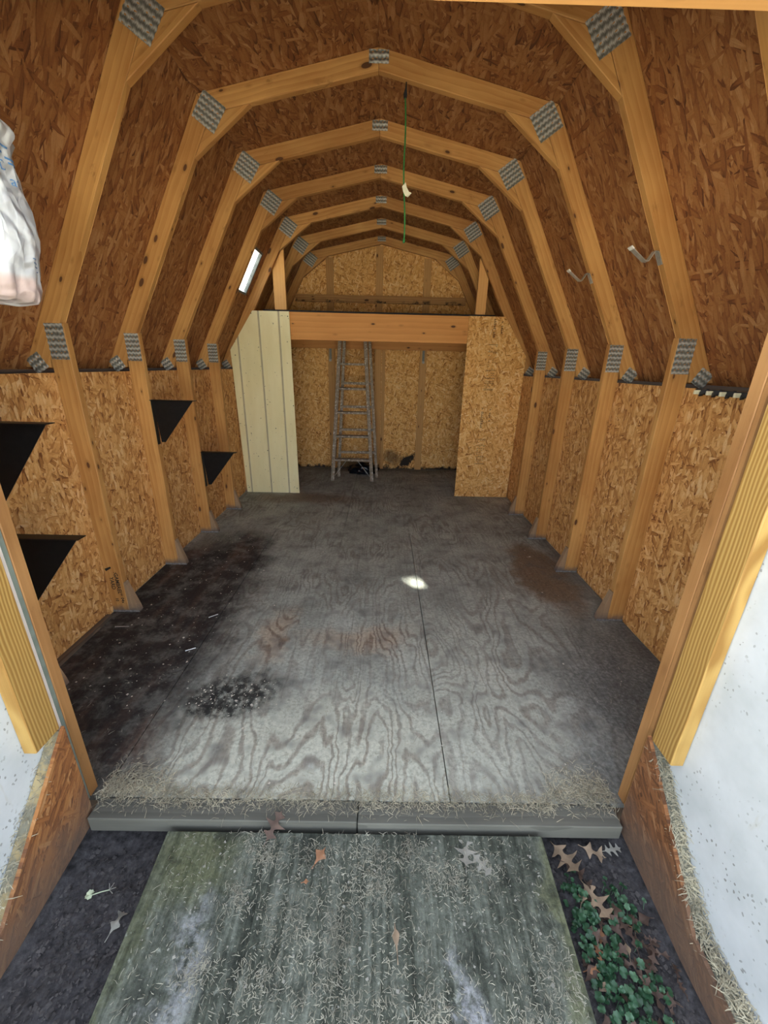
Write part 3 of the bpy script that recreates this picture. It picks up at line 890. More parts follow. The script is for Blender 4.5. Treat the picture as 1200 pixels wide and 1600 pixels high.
for x, z in ((-1.30, 1.90), (-.93, 1.88), (-1.50, 1.5), (-.92, 1.0), (-1.13, .75), (-1.49, .06), (-.93, .06), (-1.24, .5)):
    bm = bmesh.new(); bmesh.ops.create_cone(bm, cap_ends=True, segments=8, radius1=.006, radius2=.004, depth=.002, matrix=Matrix.Translation(Vector((x, PF - .0125, z))) @ Matrix.Rotation(math.pi / 2, 4, 'X'))
    mesh_obj('nail_head', bm, M['bar_dark'], cp)
op = thing('strand_board_panel', (1.24, PF, 0), 'golden strand board panel with faint black stamps right of the ladder', 'panel')
prism('board', [(x, PF, z) for x, z in [(.922, .003), (1.535, .003), (1.546, 1.552), (1.285, 1.925), (.914, 1.925)]], (0, -.011, 0), (0, 0, 1), M['osb_panel'], op)
bm = bmesh.new()
def bar(x0, x1, z0, z1):
    add_prism(bm, [(x0, PF - .0112, z0), (x1, PF - .0112, z0), (x1, PF - .0112, z1), (x0, PF - .0112, z1)], (0, -.0006, 0))
r2 = random.Random(3)
for cx, za, zb, wd, dens in ((1.185, 1.90, 1.72, .020, .9), (1.262, 1.90, 1.74, .018, .6), (1.19, 1.66, 1.33, .10, .35), (1.185, 1.28, 1.22, .10, .25), (1.15, 1.02, .80, .02, .8), (1.235, 1.03, .86, .018, .5), (1.17, .68, .40, .10, .35)):
    if wd > .05:
        for z in (za, zb): bar(cx - wd / 2, cx + wd / 2, z - .002, z + .002)
        for z in (za - .07, zb + .08): bar(cx - wd / 2, cx + wd / 2, z - .0015, z + .0015)
        n_ = int((za - zb) / .022)
        for row in range(4):
            for q in range(n_):
                if r2.random() < dens * 1.3:
                    x = cx - wd / 2 + .012 + row * .023; z = za - .012 - q * .022
                    bar(x, x + .013, z - .003, z); bar(x, x + .003, z - .010, z)
    else:
        q = za
        while q > zb:
            if r2.random() < dens:
                bar(cx - wd / 2, cx + wd / 2, q - .004, q)
                bar(cx - wd / 2, cx - wd / 2 + .006, q - .014, q)
                if r2.random() < .5: bar(cx + wd / 2 - .005, cx + wd / 2, q - .014, q)
            q -= .020
mesh_obj('stamp_print', bm, M['ink'], op)['kind'] = 'stuff'

# ------------------------------------------------------------------ step ladder under the loft
lad = thing('step_ladder', (-.32, 5.1, 0), 'paint spattered wooden step ladder standing folded under the loft beam', 'ladder')
def rail(x0, x1, y0, y1, z1, name, w=.062, t=.03):
    pts = [(x0 - w / 2, y0, .002), (x0 + w / 2, y0, .002), (x1 + w / 2, y1, z1), (x1 - w / 2, y1, z1)]
    pts = [Vector(p) for p in pts]
    n = (pts[1] - pts[0]).cross(pts[3] - pts[0]).normalized()
    return prism(name, pts, n * -t, (x1 - x0, y1 - y0, z1), M['ladder'], lad, .003)
HTOP = 1.83
fy = lambda z: 5.03 + .10 * z
rail(-.585, -.470, 5.03, fy(HTOP), HTOP, 'front_rail', .044)
rail(-.070, -.180, 5.03, fy(HTOP), HTOP, 'front_rail', .044)
ry = lambda z: 5.235 + .022 * z
rail(-.525, -.425, 5.235, ry(HTOP), HTOP, 'rear_rail', .036, .022)
rail(-.010, -.130, 5.235, ry(HTOP), HTOP, 'rear_rail', .036, .022)
for z in (.285, .58, .87, 1.155, 1.44):
    t = z / HTOP
    xl = -.585 + t * .115 + .031; xr = -.07 - t * .11 - .031
    box('step', (xl - .012, fy(z) - .055, z - .014), (xr + .012, fy(z) + .035, z + .012), M['ladder'], lad, bevel=.003)
    xl2 = -.525 + t * .1; xr2 = -.01 - t * .12
    if z < 1.3: box('rear_bar', (xl2, ry(z) - .028, z + .045), (xr2, ry(z) - .004, z + .075), M['ladder'], lad, bevel=.002)
box('top_cap', (-.52, 5.19, HTOP + .002), (-.10, 5.31, HTOP + .022), M['ladder'], lad, bevel=.003)
for sgn, x in ((1, -.56), (-1, -.10)):
    bm = bmesh.new(); tube(bm, [(x, 5.06, .06), (x + sgn * .16, 5.06, .27)], .004, 6)
    mesh_obj('step_brace', bm, M['hook_steel'], lad)

# black plastic heap behind the ladder
bm = bmesh.new()
bmesh.ops.create_icosphere(bm, subdivisions=4, radius=1)
for v in bm.verts:
    n_ = noise.noise(v.co * 2.1) * .30 + noise.noise(v.co * 5.3) * .16
    co = v.co * (1 + n_)
    v.co = Vector((co.x * .20, co.y * .12, max(-.04, co.z * .105)))
bb_ = mesh_obj('plastic_bag', bm, M['black_plastic'], None, Matrix.Translation(Vector((-.20, 5.48, .045))), smooth=True)
tag(bb_, 'crumpled black plastic bag on the floor behind the ladder', 'bag')

# ------------------------------------------------------------------ black shelf brackets on the left studs
def bracket(y, ztop, drop, reach, label):
    x0 = -1.4475
    b = thing('shelf_bracket', (x0, y, ztop), label, 'bracket', 'black shelf brackets on the left wall')
    t = .003
    # web: triangle in the stud's plane
    prism('web', [(x0 + .0035, y + .02, ztop - .004), (x0 + reach * .93, y + .02, ztop - .004), (x0 + .045, y + .02, ztop - drop * .95), (x0 + .02, y + .02, ztop - drop * .95)], (0, t, 0), (1, 0, 0), M['black_steel'], b)
    box('top_flange', (x0, y - .012, ztop - .0035), (x0 + reach, y + .036, ztop), M['black_steel'], b, bevel=.001)
    box('wall_flange', (x0, y + .002, ztop - drop), (x0 + .0032, y + .036, ztop - .004), M['black_steel'], b, bevel=.001)
bracket(TY[2], 1.19, .29, .285, 'black triangular shelf bracket high on the second visible left stud, above the floor stain')
bracket(TY[3], .725, .30, .29, 'smallest looking black triangular bracket, low on the left wall before the cream panel')
bracket(TY[0], 1.21, .33, .31, 'upper black triangular bracket at the left edge beside the door')
bracket(TY[0], .762, .33, .318, 'lower black triangular bracket at left beside the yellow door stile')

# ------------------------------------------------------------------ hooks on the right rafters
def rafter_hook(y, zc, label):
    x = xi(zc) - .001
    hk = thing('rafter_hook', (x, y, zc), label, 'hook', 'metal tool hooks on the right rafters')
    yy = y + .019
    d = Vector((SL, 0, -1)).normalized()           # down the rafter face
    nn = Vector((-1, 0, -SL)).normalized()         # off the face, into the room
    b0 = Vector((x, yy, zc)) + nn * .002
    bm = bmesh.new()
    strip(bm, [b0 + d * .045, b0 - d * .012, b0 - d * .02 + nn * .012, b0 + nn * .05 + d * .004 , b0 + nn * .062 + d * -.004, b0 + nn * .095 - d * .072], (0, 1, 0), .03, .003)
    bs = mesh_obj('bent_strap', bm, M['hook_steel'], hk)
    bm = bmesh.new()
    strip(bm, [b0 + nn * .0952 - d * .073, b0 + nn * .1015 - d * .088], (0, 1, 0), .032, .006)
    mesh_obj('white_tip', bm, M['white_tip'], bs)
rafter_hook(TY[1], 1.925, 'bent zinc hook with a white tip on the nearer right rafter')
rafter_hook(TY[2], 1.955, 'bent zinc hook with a white tip on the farther right rafter')

# ------------------------------------------------------------------ tool rack strip under the right eave
rk = thing('tool_rack', (1.543, 1.8, 1.345), 'short black tool rack with four cream tabs under the right eave', 'rack')
box('rail', (1.533, 1.60, 1.338), (1.545, 1.965, 1.362), M['bar_dark'], rk, bevel=.002)
for y in (1.935, 1.86, 1.785, 1.71, 1.635):
    box('tab', (1.506, y - .007, 1.338), (1.5325, y + .004, 1.357), M['cream_tab'], rk, bevel=.002)
    bm = bmesh.new()
    strip(bm, [(1.532, y - .024, 1.342), (1.512, y - .03, 1.340), (1.506, y - .044, 1.350), (1.532, y - .052, 1.356)], (0, 0, 1), .018, .004)
    mesh_obj('clip', bm, M['bar_dark'], rk)

# ------------------------------------------------------------------ green cord hanging from truss 2
yc = TY[2] + .019
gc = thing('hanging_cord', (.136, yc, 2.80), 'thin green cord with a cream tag hanging from the roof truss', 'cord')
bm = bmesh.new()
pts = [(.138 + .018 * t + .004 * math.sin(t * 9), yc + .003 * math.sin(t * 7), 2.748 - t * .635) for t in [i / 16 for i in range(17)]]
tube(bm, pts, .0042, 8)
cd_ = mesh_obj('cord', bm, M['cord'], gc, smooth=True)
bm = bmesh.new()
tube(bm, [(.142, yc, 2.7995), (.141, yc, 2.775), (.139, yc, 2.75), (.138, yc, 2.735)], [.003, .004, .010, .008], 8)
mesh_obj('top_clip', bm, M['bar_dark'], gc)
bm = bmesh.new()
tube(bm, [pts[-1], (.156, yc, 2.095)], [.0075, .006], 8)
mesh_obj('end_knot', bm, M['cord'], cd_)
bm = bmesh.new()
strip(bm, [(.146, yc - .006, 2.368), (.152, yc - .009, 2.345), (.165, yc - .008, 2.325), (.180, yc - .012, 2.318)], (.55, 0, .55), .028, .001)
mesh_obj('paper_tag', bm, M['paper'], cd_)

# ------------------------------------------------------------------ white plastic bag at the left
BC = Vector((-1.112, 1.29, 1.805))
bag = thing('plastic_bag', BC, 'stuffed white plastic carrier bag with blue print hanging by the doorway', 'bag')
bm = bmesh.new()
NU, NV = 56, 44
prof = [(-.222, .02), (-.226, .09), (-.214, .138), (-.17, .147), (-.125, .156), (-.047, .177), (.054, .166), (.13, .158), (.17, .162), (.195, .178), (.212, .165), (.235, .11), (.262, .055), (.285, .05), (.305, .065)]
def prof_r(t):
    f = t * (len(prof) - 1); i = min(int(f), len(prof) - 2); u = f - i
    return tuple(prof[i][q] * (1 - u) + prof[i + 1][q] * u for q in (0, 1))
grid = []
for j in range(NV + 1):
    z, r_ = prof_r(j / NV)
    row = []
    for i in range(NU):
        a = 2 * math.pi * i / NU
        c = Vector((math.cos(a), math.sin(a), 0))
        n1 = noise.noise(Vector((c.x * 1.3, c.y * 1.3, z * 5))) * .022
        n2 = abs(noise.noise(Vector((c.x * 5 + z * 7, c.y * 5, z * 2.0)))) * .020
        top = max(0, (z - .1) / .2)
        pleat = math.sin(a * 11 + z * 7 + 2 * math.sin(z * 14)) * .006 * (0.8 + top)
        rr = max(.01, r_ + n1 - n2 + pleat)
        row.append(bm.verts.new((c.x * rr, c.y * rr * .95, z + noise.noise(c * 2 + Vector((0, 0, z))) * .012)))
    grid.append(row)
for j in range(NV):
    for i in range(NU):
        bm.faces.new((grid[j][i], grid[j][(i + 1) % NU], grid[j + 1][(i + 1) % NU], grid[j + 1][i]))
bm.faces.new(grid[0][::-1])
bag_bvh = BVHTree.FromBMesh(bm)
mesh_obj('sack', bm, M['bag'], bag, Matrix.Translation(BC), smooth=True)
for dx in (-.035, .03):
    bm = bmesh.new()
    strip(bm, [BC + Vector(p) for p in ((dx, 0, .24), (dx * 1.1, .02, .32), (dx * .5 - .06, .11, .37), (-.075, .1385, .385))], (1, 0, 0), .03, .002)
    mesh_obj('handle', bm, M['bag'], bag)
bm = bmesh.new(); tube(bm, [BC + Vector((-.075, .12, .392)), BC + Vector((-.075, .1475, .388))], .004, 6)
tag(mesh_obj('nail', bm, M['nail']), 'steel nail in the nearest left rafter that holds the white bag', 'nail')
# blue print: words bent onto the sack
allb = bmesh.new()
vdir = Vector((-1.16 + .0, 1.30, .30)); side_dir = Vector((.72, .69, 0)).normalized()
def bag_text(txt, a0, z, size):
    b = text_bm(txt, size, Matrix.Identity(4))
    bmesh.ops.subdivide_edges(b, edges=[e for e in b.edges if e.calc_length() > .02], cuts=2)
    for v in b.verts:
        ang = a0 + v.co.x / .18
        d = Vector((math.cos(ang), math.sin(ang), 0))
        hit = bag_bvh.ray_cast(d * .5 + Vector((0, 0, z + v.co.y)), -d)
        v.co = (hit[0] if hit[0] else d * .18 + Vector((0, 0, z + v.co.y))) + d * .0025
    me = bpy.data.meshes.new('t'); b.to_mesh(me); b.free(); allb.from_mesh(me); bpy.data.meshes.remove(me)
bag_text('D', A(8), .095, .034)
bag_text('ate', A(19), .068, .034)
for z0, a0, a1 in ((.135, 4, 16), (.152, 6, 24), (.128, 20, 30), (.118, 22, 34), (-.108, 14, 24), (-.118, 16, 28), (-.128, 18, 31), (-.140, 21, 33)):
    vs = []
    for q in range(9):
        ang = A(a0 + (a1 - a0) * q / 8); d = Vector((math.cos(ang), math.sin(ang), 0)); pr = []
        for dz in (0, .005 if z0 > 0 else .0025):
            hit = bag_bvh.ray_cast(d * .5 + Vector((0, 0, z0 + dz)), -d)
            pr.append(allb.verts.new((hit[0] if hit[0] else d * .18) + d * .0025))
        vs.append(pr)
    for p_, q_ in zip(vs, vs[1:]):
        allb.faces.new((p_[0], q_[0], q_[1], p_[1]))
mesh_obj('print', allb, M['ink_blue'], bag, Matrix.Translation(BC))['kind'] = 'stuff'

# ------------------------------------------------------------------ doors, swung open towards the viewer
def door(n, s, label):
    d = thing('door_%d' % n, (s * .94, .92, 0), label, kind='structure')
    X = lambda a, b: (min(s * a, s * b), max(s * a, s * b))
    x0, x1 = X(.956, .968)
    box('white_sheet', (x0, -.06, -.07), (x1, .935, 2.02), M['white_door'], d, grain=2, up=0)
    x0, x1 = X(.917, .955)
    box('stile', (x0, .832, .352 if s > 0 else .36), (x1, .921, 2.0), M['yellow_pine'], d, bevel=.003)
    # diagonal corner piece behind the gusset
    sl = (.365 - .03) / (.92 - .60)
    xa = s * .917
    zt = lambda y: .362 + (y - .92) * sl
    prism('corner_brace', [(xa, .921, zt(.921) - .012), (xa, .575, zt(.575) - .012), (xa, .67, zt(.575) - .014), (xa, .921, zt(.921) - .115)], (s * .038, 0, 0), (0, 1, sl), M['old_pine'] if s < 0 else M['grey_rail'], d, .003)
    box('bottom_rail', (x0, -.05, -.062), (x1, .574, .010), M['old_pine'] if s < 0 else M['grey_rail'], d, bevel=.003)
    pts = [(.923, .366), (.60, .030), (.40, -.012), (-.03, -.03), (-.03, -.085), (.60, -.085), (.905, -.055), (.923, -.02)]
    prism('corner_gusset', [(s * .905, y, z) for y, z in pts], (s * .011, 0, 0), (0, 1, sl), M['osb_gusset'] if s < 0 else M['osb_gusset_dark'], d)
door(1, -1, 'left leaf of the double door, open, yellow pine stile on a white sheet')
door(2, 1, 'right leaf of the double door, open, yellow pine stile on a white sheet')

# ------------------------------------------------------------------ ground outside, ramp
bm = bmesh.new()
nx, ny = 220, 150
gv = []
def gz(x, y):
    n_ = noise.noise(Vector((x * 3, y * 3, 0))) * .018 + noise.noise(Vector((x * 11, y * 11, 3))) * .014 + noise.noise(Vector((x * 32, y * 32, 5))) * .009
    return -.108 + n_ + .02 * max(0, .7 - y)
for j in range(ny + 1):
    row = []
    for i in range(nx + 1):
        x = -1.5 + 3.0 * i / nx; y = -1.2 + 2.16 * j / ny
        row.append(bm.verts.new((x, y, gz(x, y))))
    gv.append(row)
for j in range(ny):
    for i in range(nx):
        bm.faces.new((gv[j][i], gv[j][i + 1], gv[j + 1][i + 1], gv[j + 1][i]))
g_ = mesh_obj('trim_2', bm, M['soil'], smooth=True)
g_.name = 'ground'
tag(g_, 'bare dark soil on either side of the ramp', kind='structure')
bm = bmesh.new()
LW = 40
add_prism(bm, [(-LW, -LW, -.20), (LW, -LW, -.20), (LW, LW, -.20), (-LW, LW, -.20)], (0, 0, -.1))
lw = mesh_obj('lawn', bm, M['lawn'])
tag(lw, 'open sunlit lawn around the shed', kind='structure')

rp = thing('entry_ramp', (0, .6, -.05), 'mossy weathered plywood ramp in front of the threshold', 'ramp')
prism('ramp_sheet', [(-.622, .866, -.020), (.612, .866, -.020), (.598, .30, -.055), (.56, -.55, -.12), (-.56, -.55, -.12), (-.604, .30, -.055)][::-1], (0, 0, -.019), (0, 1, 0), M['ramp'], rp, .003)
for x in (-.56, .0, .55):
    prism('runner', [(x - .02, .85, -.0405), (x - .02, -.5, -.1365), (x - .02, -.5, -.18), (x - .02, .85, -.13)], (.038, 0, 0), (0, 1, 0), M['grey_wood'], rp)
def zramp(y):
    return -.020 - (.866 - y) * (.035 / .566) if y > .30 else -.055 - (.30 - y) * (.065 / .85)

# ------------------------------------------------------------------ loose stuff: grass clippings, chips, grit
def blades(name, n, sampler, mat, label, lmin=.012, lmax=.045, w=.0012, parent=None):
    V, Fc = [], []
    r_ = random.Random(hash(name) % 1000 if False else len(name) * 13 + n)
    for _ in range(n):
        p, up = sampler(r_)
        L = r_.uniform(lmin, lmax) * r_.uniform(.4, 1); a = r_.uniform(0, 2 * math.pi); tilt = r_.uniform(-.1, .35)
        d = Vector((math.cos(a), math.sin(a), tilt)); sd = Vector((-math.sin(a), math.cos(a), r_.uniform(-.6, .6))).normalized() * w
        c = Vector(p) + Vector((0, 0, up))
        bend = Vector((r_.uniform(-.3, .3), r_.uniform(-.3, .3), r_.uniform(0, .25))) * L
        pts = [c, c + d * L * .5 + bend * .4, c + d * L - Vector((0, 0, max(0, tilt) * L * .6))]
        b = len(V)
        for q, pt in enumerate(pts):
            ww = (1, .9, .35)[q]
            V.append(tuple(pt - sd * ww)); V.append(tuple(pt + sd * ww))
        Fc += [(b, b + 1, b + 3, b + 2), (b + 2, b + 3, b + 5, b + 4)]
    me = bpy.data.meshes.new(name); me.from_pydata(V, [], Fc); me.materials.append(mat)
    o = link(bpy.data.objects.new(name, me), parent)
    tag(o, label, 'grass clippings' if parent is None else None, kind='stuff')
    return o
def s_thr(r):
    x = r.uniform(-.9, .9)
    if r.random() < .42: x = math.copysign(.9 - abs(r.gauss(0, .14)), r.choice((-1, -1, 1, 1)))
    x = max(-.915, min(.915, x))
    y = r.gauss(.955, .022) + (abs(x) > .68) * abs(r.gauss(0, .05))
    return (x, max(.886, y), .003), abs(r.gauss(0, .004)) + (abs(x) > .75) * r.random() * .010
blades('grass_clippings', 5200, s_thr, M['straw'], 'dry pale grass clippings gathered along the threshold', .010, .045, .0007)
clump = [(random.Random(5 + i).uniform(-.5, .5), random.Random(90 + i).uniform(.35, .84), random.Random(300 + i).uniform(.02, .07)) for i in range(26)] + [(.545, .545, .05), (.31, .735, .035), (-.02, .70, .05), (-.2, .66, .06), (.07, .78, .05)]
def s_ramp(r):
    if r.random() < .72:
        c = r.choice(clump); x, y = c[0] + r.gauss(0, c[2]), c[1] + r.gauss(0, c[2] * .8)
    else:
        x, y = r.uniform(-.58, .58), r.uniform(.25, .86)
    x = max(-.59, min(.585, x)); y = max(.2, min(.862, y))
    return (x, y, zramp(y)), .001 + abs(r.gauss(0, .0025))
blades('grass_clippings', 8000, s_ramp, M['straw_grey'], 'faded grass clippings scattered over the mossy ramp', .005, .026, .0007)
def s_floor(r):
    x = r.uniform(-1.4, 1.4); y = .98 + abs(r.gauss(0, .8))
    return (x, min(5.6, y), 0.0), .001 + r.random() * .001
blades('grass_clippings', 700, s_floor, M['straw_grey'], 'sparse dry grass bits lying over the plywood floor', .008, .035, .0009)
def ledge(s):
    def f(r):
        y = r.uniform(.35, .90); sl = (.365 - .03) / .32
        z = max(.012, .352 + (y - .92) * sl)
        return (s * r.uniform(.915, .955), y, z), abs(r.gauss(0, .006)) + (z < .1) * r.random() * .02
    return f
blades('grass_clippings', 1500, ledge(1), M['straw'], 'dry grass caught on the right door corner brace', .012, .04)
blades('grass_clippings', 420, ledge(-1), M['straw'], 'dry grass caught on the left door corner brace', .012, .04)

def chips(name, n, sampler, mat, label, smin, smax):
    V, Fc = [], []
    r_ = random.Random(n)
    for _ in range(n):
        x, y, z = sampler(r_); sz = r_.uniform(smin, smax) * r_.uniform(.4, 1.0); a = r_.uniform(0, 6.3)
        b = len(V); asp = r_.uniform(.25, .9)
        ca, sa = math.cos(a), math.sin(a)
        for ux, uy, uz in ((-1, -asp, 0), (1, -asp, .1), (.7, asp, .2), (-.8, asp, .1)):
            for h in (0, .25):
                V.append((x + (ux * ca - uy * sa) * sz, y + (ux * sa + uy * ca) * sz, z + .0005 + (uz + h) * sz * .8))
        Fc += [(b, b + 2, b + 4, b + 6), (b + 1, b + 3, b + 5, b + 7), (b, b + 2, b + 3, b + 1), (b + 2, b + 4, b + 5, b + 3), (b + 4, b + 6, b + 7, b + 5), (b + 6, b, b + 1, b + 7)]
    me = bpy.data.meshes.new(name); me.from_pydata(V, [], Fc); me.materials.append(mat)
    o = link(bpy.data.objects.new(name, me)); tag(o, label, 'debris', kind='stuff')
    return o
def c_floor(r):
    if r.random() < .45: return (r.gauss(-1.15, .22), r.uniform(1.3, 3.2), 0)
    if r.random() < .4: return (r.gauss(-.62, .1), r.gauss(1.42, .06), 0)
    return (r.uniform(-1.4, 1.4), r.uniform(1.0, 5.5), 0)
def cl(f):
    def g(r):
        x, y, z = f(r)
        return (max(-1.36, min(1.36, x)), y, z)
    return g
chips('wood_chips', 420, cl(c_floor), M['chips'], 'tiny pale wood chips scattered on the dark stained floor', .002, .0065)
def c_ground(r):
    s = r.choice((-1, 1)); x = s * r.uniform(.63, .89); y = r.uniform(.3, .87)
    return (x, y, gz(x, y))
chips('soil_crumbs', 3200, c_ground, M['crumb'], 'crumbs of dark soil beside the ramp', .0015, .008)
def c_rampbits(r):
    x, y = r.uniform(-.57, .57), r.uniform(.3, .85)
    return (x, y, zramp(y))
chips('plant_bits', 420, c_rampbits, M['leaf_grey'], 'pale plant bits littering the mossy ramp', .0015, .005)

# ------------------------------------------------------------------ leaves
def oak_leaf_bm(L=.09, lobes=3, curl=.25, seed=0, width=.42):
    r_ = random.Random(seed)
    n = lobes * 8
    half = []
    for i in range(n + 1):
        t = i / n
        env = math.sin(math.pi * min(1, t * .93 + .05)) ** .7
        lob = .20 + .80 * (0.5 - .5 * math.cos(2 * math.pi * lobes * t)) ** 2.8
        half.append((t, width * env * lob * (1 + r_.uniform(-.12, .12))))
    bm = bmesh.new()
    bend = r_.uniform(-1, 1) * curl
    def P(t, w):
        x = t * L; y = w * L
        z = .5 * curl * L * (abs(w) * 1.3) ** 1.5 + .3 * bend * L * math.sin(t * math.pi) + .10 * curl * L * math.sin(w * 9 + t * 5)
        return (x - L / 2, y, z)
    mid = [bm.verts.new(P(t, 0)) for t, w in half]
    for sg in (-1, 1):
        inner = [bm.verts.new(P(t + .03, sg * w * .55)) for t, w in half]
        outer = [bm.verts.new(P(min(1.05, t + .07 * w / width), sg * w)) for t, w in half]
        for i in range(n):
            bm.faces.new((mid[i], mid[i + 1], inner[i + 1], inner[i]))
            bm.faces.new((inner[i], inner[i + 1], outer[i + 1], outer[i]))
    tube(bm, [P(-.22, .01), P(-.1, 0), P(.02, 0)], .0012, 5)
    return bm
def leaf(x, y, z, mat, label, L=.09, rz=0, tilt=(0, 0), curl=.25, seed=0, lobes=3, group=None, width=.42):
    bm = oak_leaf_bm(L, lobes, curl, seed, width)
    Mw = Matrix.Translation(Vector((x, y, z))) @ Matrix.Rotation(rz, 4, 'Z') @ Matrix.Rotation(tilt[0], 4, 'X') @ Matrix.Rotation(tilt[1], 4, 'Y')
    zmin = min((Mw @ v.co).z for v in bm.verts)
    Mw = Matrix.Translation(Vector((0, 0, z + .0015 - zmin))) @ Mw
    o = mesh_obj('fallen_leaf', bm, mat, None, Mw, smooth=True)
    return tag(o, label, 'leaf', group)
R_ = zramp
leaf(-.272, .872, R_(.86), M['leaf_brown'], 'brown lobed leaf caught between ramp and threshold', .085, A(75), (A(25), A(-20)), .3, 1)
leaf(-.112, .800, R_(.80), M['leaf_orange'], 'pinkish orange torn leaf lying near the top of the ramp', .055, A(60), (A(8), 0), .25, 2, 1, width=.35)
leaf(.350, .815, R_(.80), M['leaf_grey'], 'pale grey lobed leaf on the right half of the ramp', .085, A(80), (0, A(5)), .2, 3)
leaf(.395, .785, R_(.77), M['leaf_grey'], 'faded lobed leaf half hidden in clippings beside the pale grey one', .07, A(-50), (0, 0), .1, 4)
leaf(.122, .615, R_(.60), M['leaf_tan'], 'narrow tan leaf lying in the middle of the ramp', .07, A(95), (0, 0), .3, 5, 1, width=.14)
leaf(-.145, .735, R_(.73), M['leaf_orange'], 'tiny orange leaf scrap on the left middle of the ramp', .02, A(10), (0, 0), .3, 6, 1, width=.4)
leaf(.687, .835, gz(.687, .835) + .01, M['leaf_tan'], 'large tan oak leaf leaning on the right ramp edge below the threshold', .11, A(-65), (A(15), A(-25)), .35, 7)
leaf(.712, .790, gz(.71, .79) + .01, M['leaf_brown'], 'curled brown oak leaf between the two tan oak leaves', .095, A(-40), (A(-30), A(10)), .7, 8)
leaf(.738, .728, gz(.738, .728) + .012, M['leaf_tan'], 'light tan oak leaf just above the green ground ivy', .10, A(-70), (A(8), A(-12)), .25, 9)
leaf(.800, .862, gz(.80, .862) + .006, M['leaf_tan'], 'curled tan leaf lying on the soil right under the threshold', .07, A(-25), (A(10), 0), .5, 10, 2)
leaf(.868, .872, gz(.868, .872) + .004, M['leaf_grey'], 'pale lobed leaf at the foot of the right door gusset', .06, A(10), (0, 0), .2, 11)
leaf(-.682, .672, gz(-.682, .672) + .004, M['leaf_grey'], 'curled grey leaf on the soil left of the ramp', .06, A(80), (A(20), A(10)), .8, 12, 2, width=.34)
r4 = random.Random(21)
kinds = [('leaf_brown', 'dark brown dry leaf in the litter among the ground ivy right of the ramp', 'dark leaf litter right of the ramp'),
         ('leaf_tan', 'tan dry leaf in the litter among the ground ivy right of the ramp', 'tan leaf litter right of the ramp'),
         ('leaf_orange', 'orange brown dry leaf in the litter among the ground ivy right of the ramp', 'orange leaf litter right of the ramp')]
for i in range(72):
    x = r4.uniform(.65, .89); y = r4.uniform(.34, .74)
    km, lab, grp = kinds[0 if i % 5 else (1 if i % 10 else 2)]
    leaf(x, y, gz(x, y) + r4.uniform(.0, .008), M[km], lab, r4.uniform(.035, .075), r4.uniform(0, 6.3), (r4.uniform(-.5, .5), r4.uniform(-.4, .4)), r4.uniform(.3, .9), 50 + i, r4.choice((1, 2, 3)), grp, r4.uniform(.22, .38))

# ground ivy: five plants, round leaves on short stems
def ivy_leaf_bm(R=.0105):
    bm = bmesh.new()
    ctr = bm.verts.new((0, 0, -.002)); n = 18; ring = []
    for i in range(n):
        a = 2 * math.pi * i / n
        r_ = R * (1 + .09 * math.cos(9 * a)) * (0.55 if i == 0 else 1)
        ring.append(bm.verts.new((r_ * math.cos(a), r_ * math.sin(a), .0025 * math.cos(3 * a))))
    for i in range(n):
        bm.faces.new((ctr, ring[i], ring[(i + 1) % n]))
    return bm
_t = mesh_obj('leaf', ivy_leaf_bm(), M['ivy'], None, None, smooth=True)
IVY = _t.data
bpy.data.objects.remove(_t)
ivy_spots = [(.690, .70, .045, .075, 64, 'green ground ivy beside the ramp edge under the light tan oak leaf'),
             (.700, .60, .050, .060, 52, 'green ground ivy along the ramp edge below the first ivy patch'),
             (.720, .50, .055, .050, 50, 'green ground ivy nearest the bottom of the picture beside the ramp'),
             (.815, .72, .035, .055, 34, 'small green ground ivy against the right door gusset'),
             (.800, .55, .030, .035, 16, 'sparse round leaved ivy in the brown litter right of the ramp')]
for n_, (x, y, sx, sy, cnt, lab) in enumerate(ivy_spots):
    pl = thing('ground_ivy', (x, y, gz(x, y)), lab, 'plant', 'ground ivy plants right of the ramp')
    rr = random.Random(100 + n_)
    stems = bmesh.new()
    for q in range(cnt):
        lx, ly = x + rr.gauss(0, sx * .6), y + rr.gauss(0, sy * .6)
        lx = max(.645, min(.885, lx))
        g0 = gz(lx, ly); h = rr.uniform(.008, .035)
        tube(stems, [(lx + rr.uniform(-.01, .01), ly + rr.uniform(-.01, .01), g0 - .004), (lx, ly, g0 + h)], .0009, 4)
        o = bpy.data.objects.new('leaf', IVY)
        sc_ = rr.uniform(.6, 1.15)
        link(o, pl, Matrix.Translation(Vector((lx, ly, g0 + h + .002))) @ Matrix.Rotation(rr.uniform(0, 6.3), 4, 'Z') @ Matrix.Rotation(rr.uniform(-.5, .5), 4, 'X') @ Matrix.Scale(sc_, 4))
    mesh_obj('stems', stems, M['ivy'], pl)['kind'] = 'stuff'

# seedling on the soil at left
sd = thing('seedling', (-.79, .735, gz(-.79, .735)), 'pale uprooted seedling on the soil left of the ramp', 'plant')
z = gz(-.79, .735) + .006
bm = bmesh.new(); tube(bm, [(-.80, .736, z), (-.775, .742, z + .004), (-.755, .748, z + .002)], .0015, 6); mesh_obj('stem', bm, M['seedling'], sd)
bm = ivy_leaf_bm(.012); mesh_obj('seed_leaf', bm, M['seedling'], sd, Matrix.Translation(Vector((-.806, .735, z + .004))))
bm = bmesh.new()
for a in (20, 75, -30, 120): tube(bm, [(-.755, .748, z + .002), (-.755 + .018 * math.cos(A(a)), .748 + .018 * math.sin(A(a)), z + .003)], .001, 5)
mesh_obj('roots', bm, M['leaf_grey'], sd)
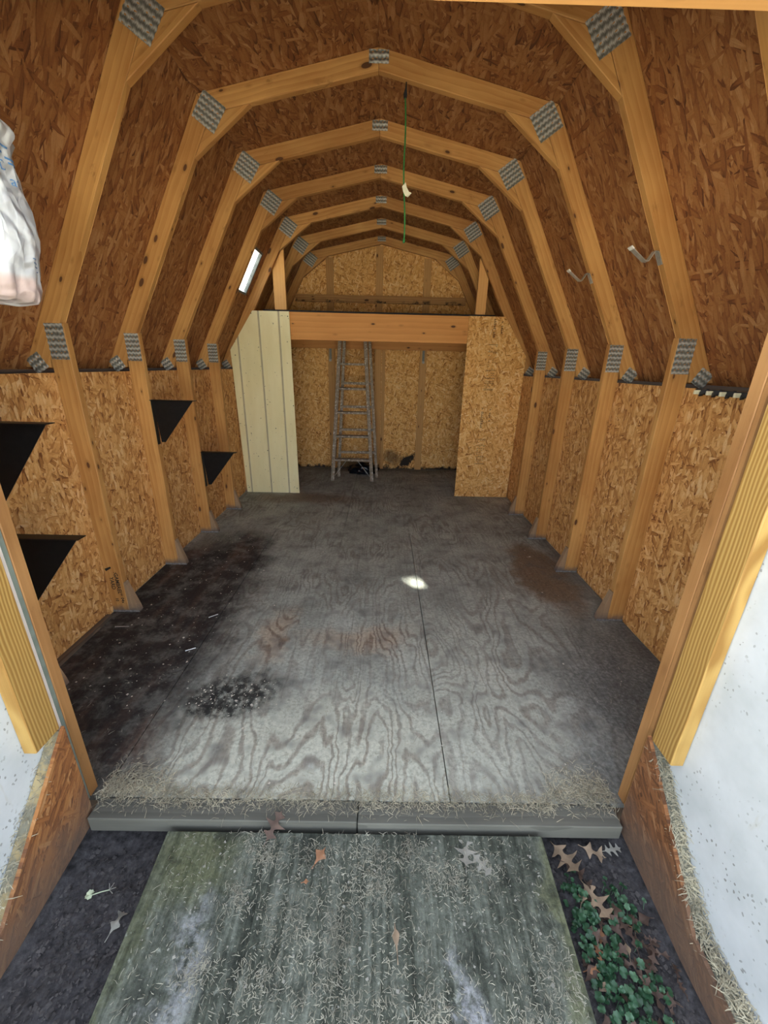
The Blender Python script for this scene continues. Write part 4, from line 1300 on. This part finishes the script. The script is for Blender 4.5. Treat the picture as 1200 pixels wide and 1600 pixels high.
# a few loose nails on the floor
for i, (x, y, a, L, lab) in enumerate(((-.93, 2.02, 40, .055, 'loose steel nail on the dark stain beside the wavy bare wood'), (-1.40, 1.90, 5, .075, 'loose steel nail at the foot of the stud with handwriting'), (-.93, 1.72, 30, .05, 'loose steel nail in the middle of the dark stained floor'))):
    d = Vector((math.cos(A(a)), math.sin(A(a)), 0)); p = Vector((x, y, .004))
    bm = bmesh.new(); tube(bm, [p - d * L / 2, p + d * L * .42, p + d * L / 2], [.0022, .0022, .0004], 6); tube(bm, [p - d * L / 2, p - d * (L / 2 + .0015)], .0038, 8)
    o = mesh_obj('loose_nail', bm, M['nail']); tag(o, lab, 'nail')

# ------------------------------------------------------------------ unseen tree added behind the shed to cut down the window light
tree = thing('added_shade_tree', (-6.2, 9.6, -.2), 'added leafy tree, unseen behind the shed, shading the small window', 'tree')
bm = bmesh.new(); tube(bm, [(-6.2, 9.6, -.2), (-6.15, 9.55, 2.5), (-5.9, 9.3, 5.0), (-5.5, 9.2, 7.5)], [.22, .17, .13, .05], 10); mesh_obj('trunk', bm, M['bark'], tree)
wc = Vector((-1.22, 4.18, 2.22))
hit_pt = Vector((.31, 2.46, 0.0))
V, Fc = [], []
rt = random.Random(11)
ctr = wc + SUN_DIR * 6.2
e1 = SUN_DIR.cross(Vector((0, 0, 1))).normalized(); e2 = SUN_DIR.cross(e1)
for q in range(9000):
    p = ctr + Vector((rt.gauss(0, .62), rt.gauss(0, .62), rt.gauss(0, .62)))
    rel = p - hit_pt
    off = rel - SUN_DIR * rel.dot(SUN_DIR)
    if (off.dot(e1) / .060) ** 2 + (off.dot(e2) / .060) ** 2 < 1: continue  # gap left in the crown so only a small sunbeam gets through
    a, b_ = Vector((rt.gauss(0, 1), rt.gauss(0, 1), rt.gauss(0, 1))).normalized(), Vector((rt.gauss(0, 1), rt.gauss(0, 1), rt.gauss(0, 1)))
    b_ = (b_ - a * b_.dot(a)).normalized(); s_ = rt.uniform(.05, .09); b0 = len(V)
    V += [tuple(p - a * s_), tuple(p + b_ * s_ * .5), tuple(p + a * s_), tuple(p - b_ * s_ * .5)]
    Fc.append((b0, b0 + 1, b0 + 2, b0 + 3))
me = bpy.data.meshes.new('crown'); me.from_pydata(V, [], Fc); me.materials.append(M['tree_leaf'])
o = link(bpy.data.objects.new('crown', me), tree); o['kind'] = 'stuff'
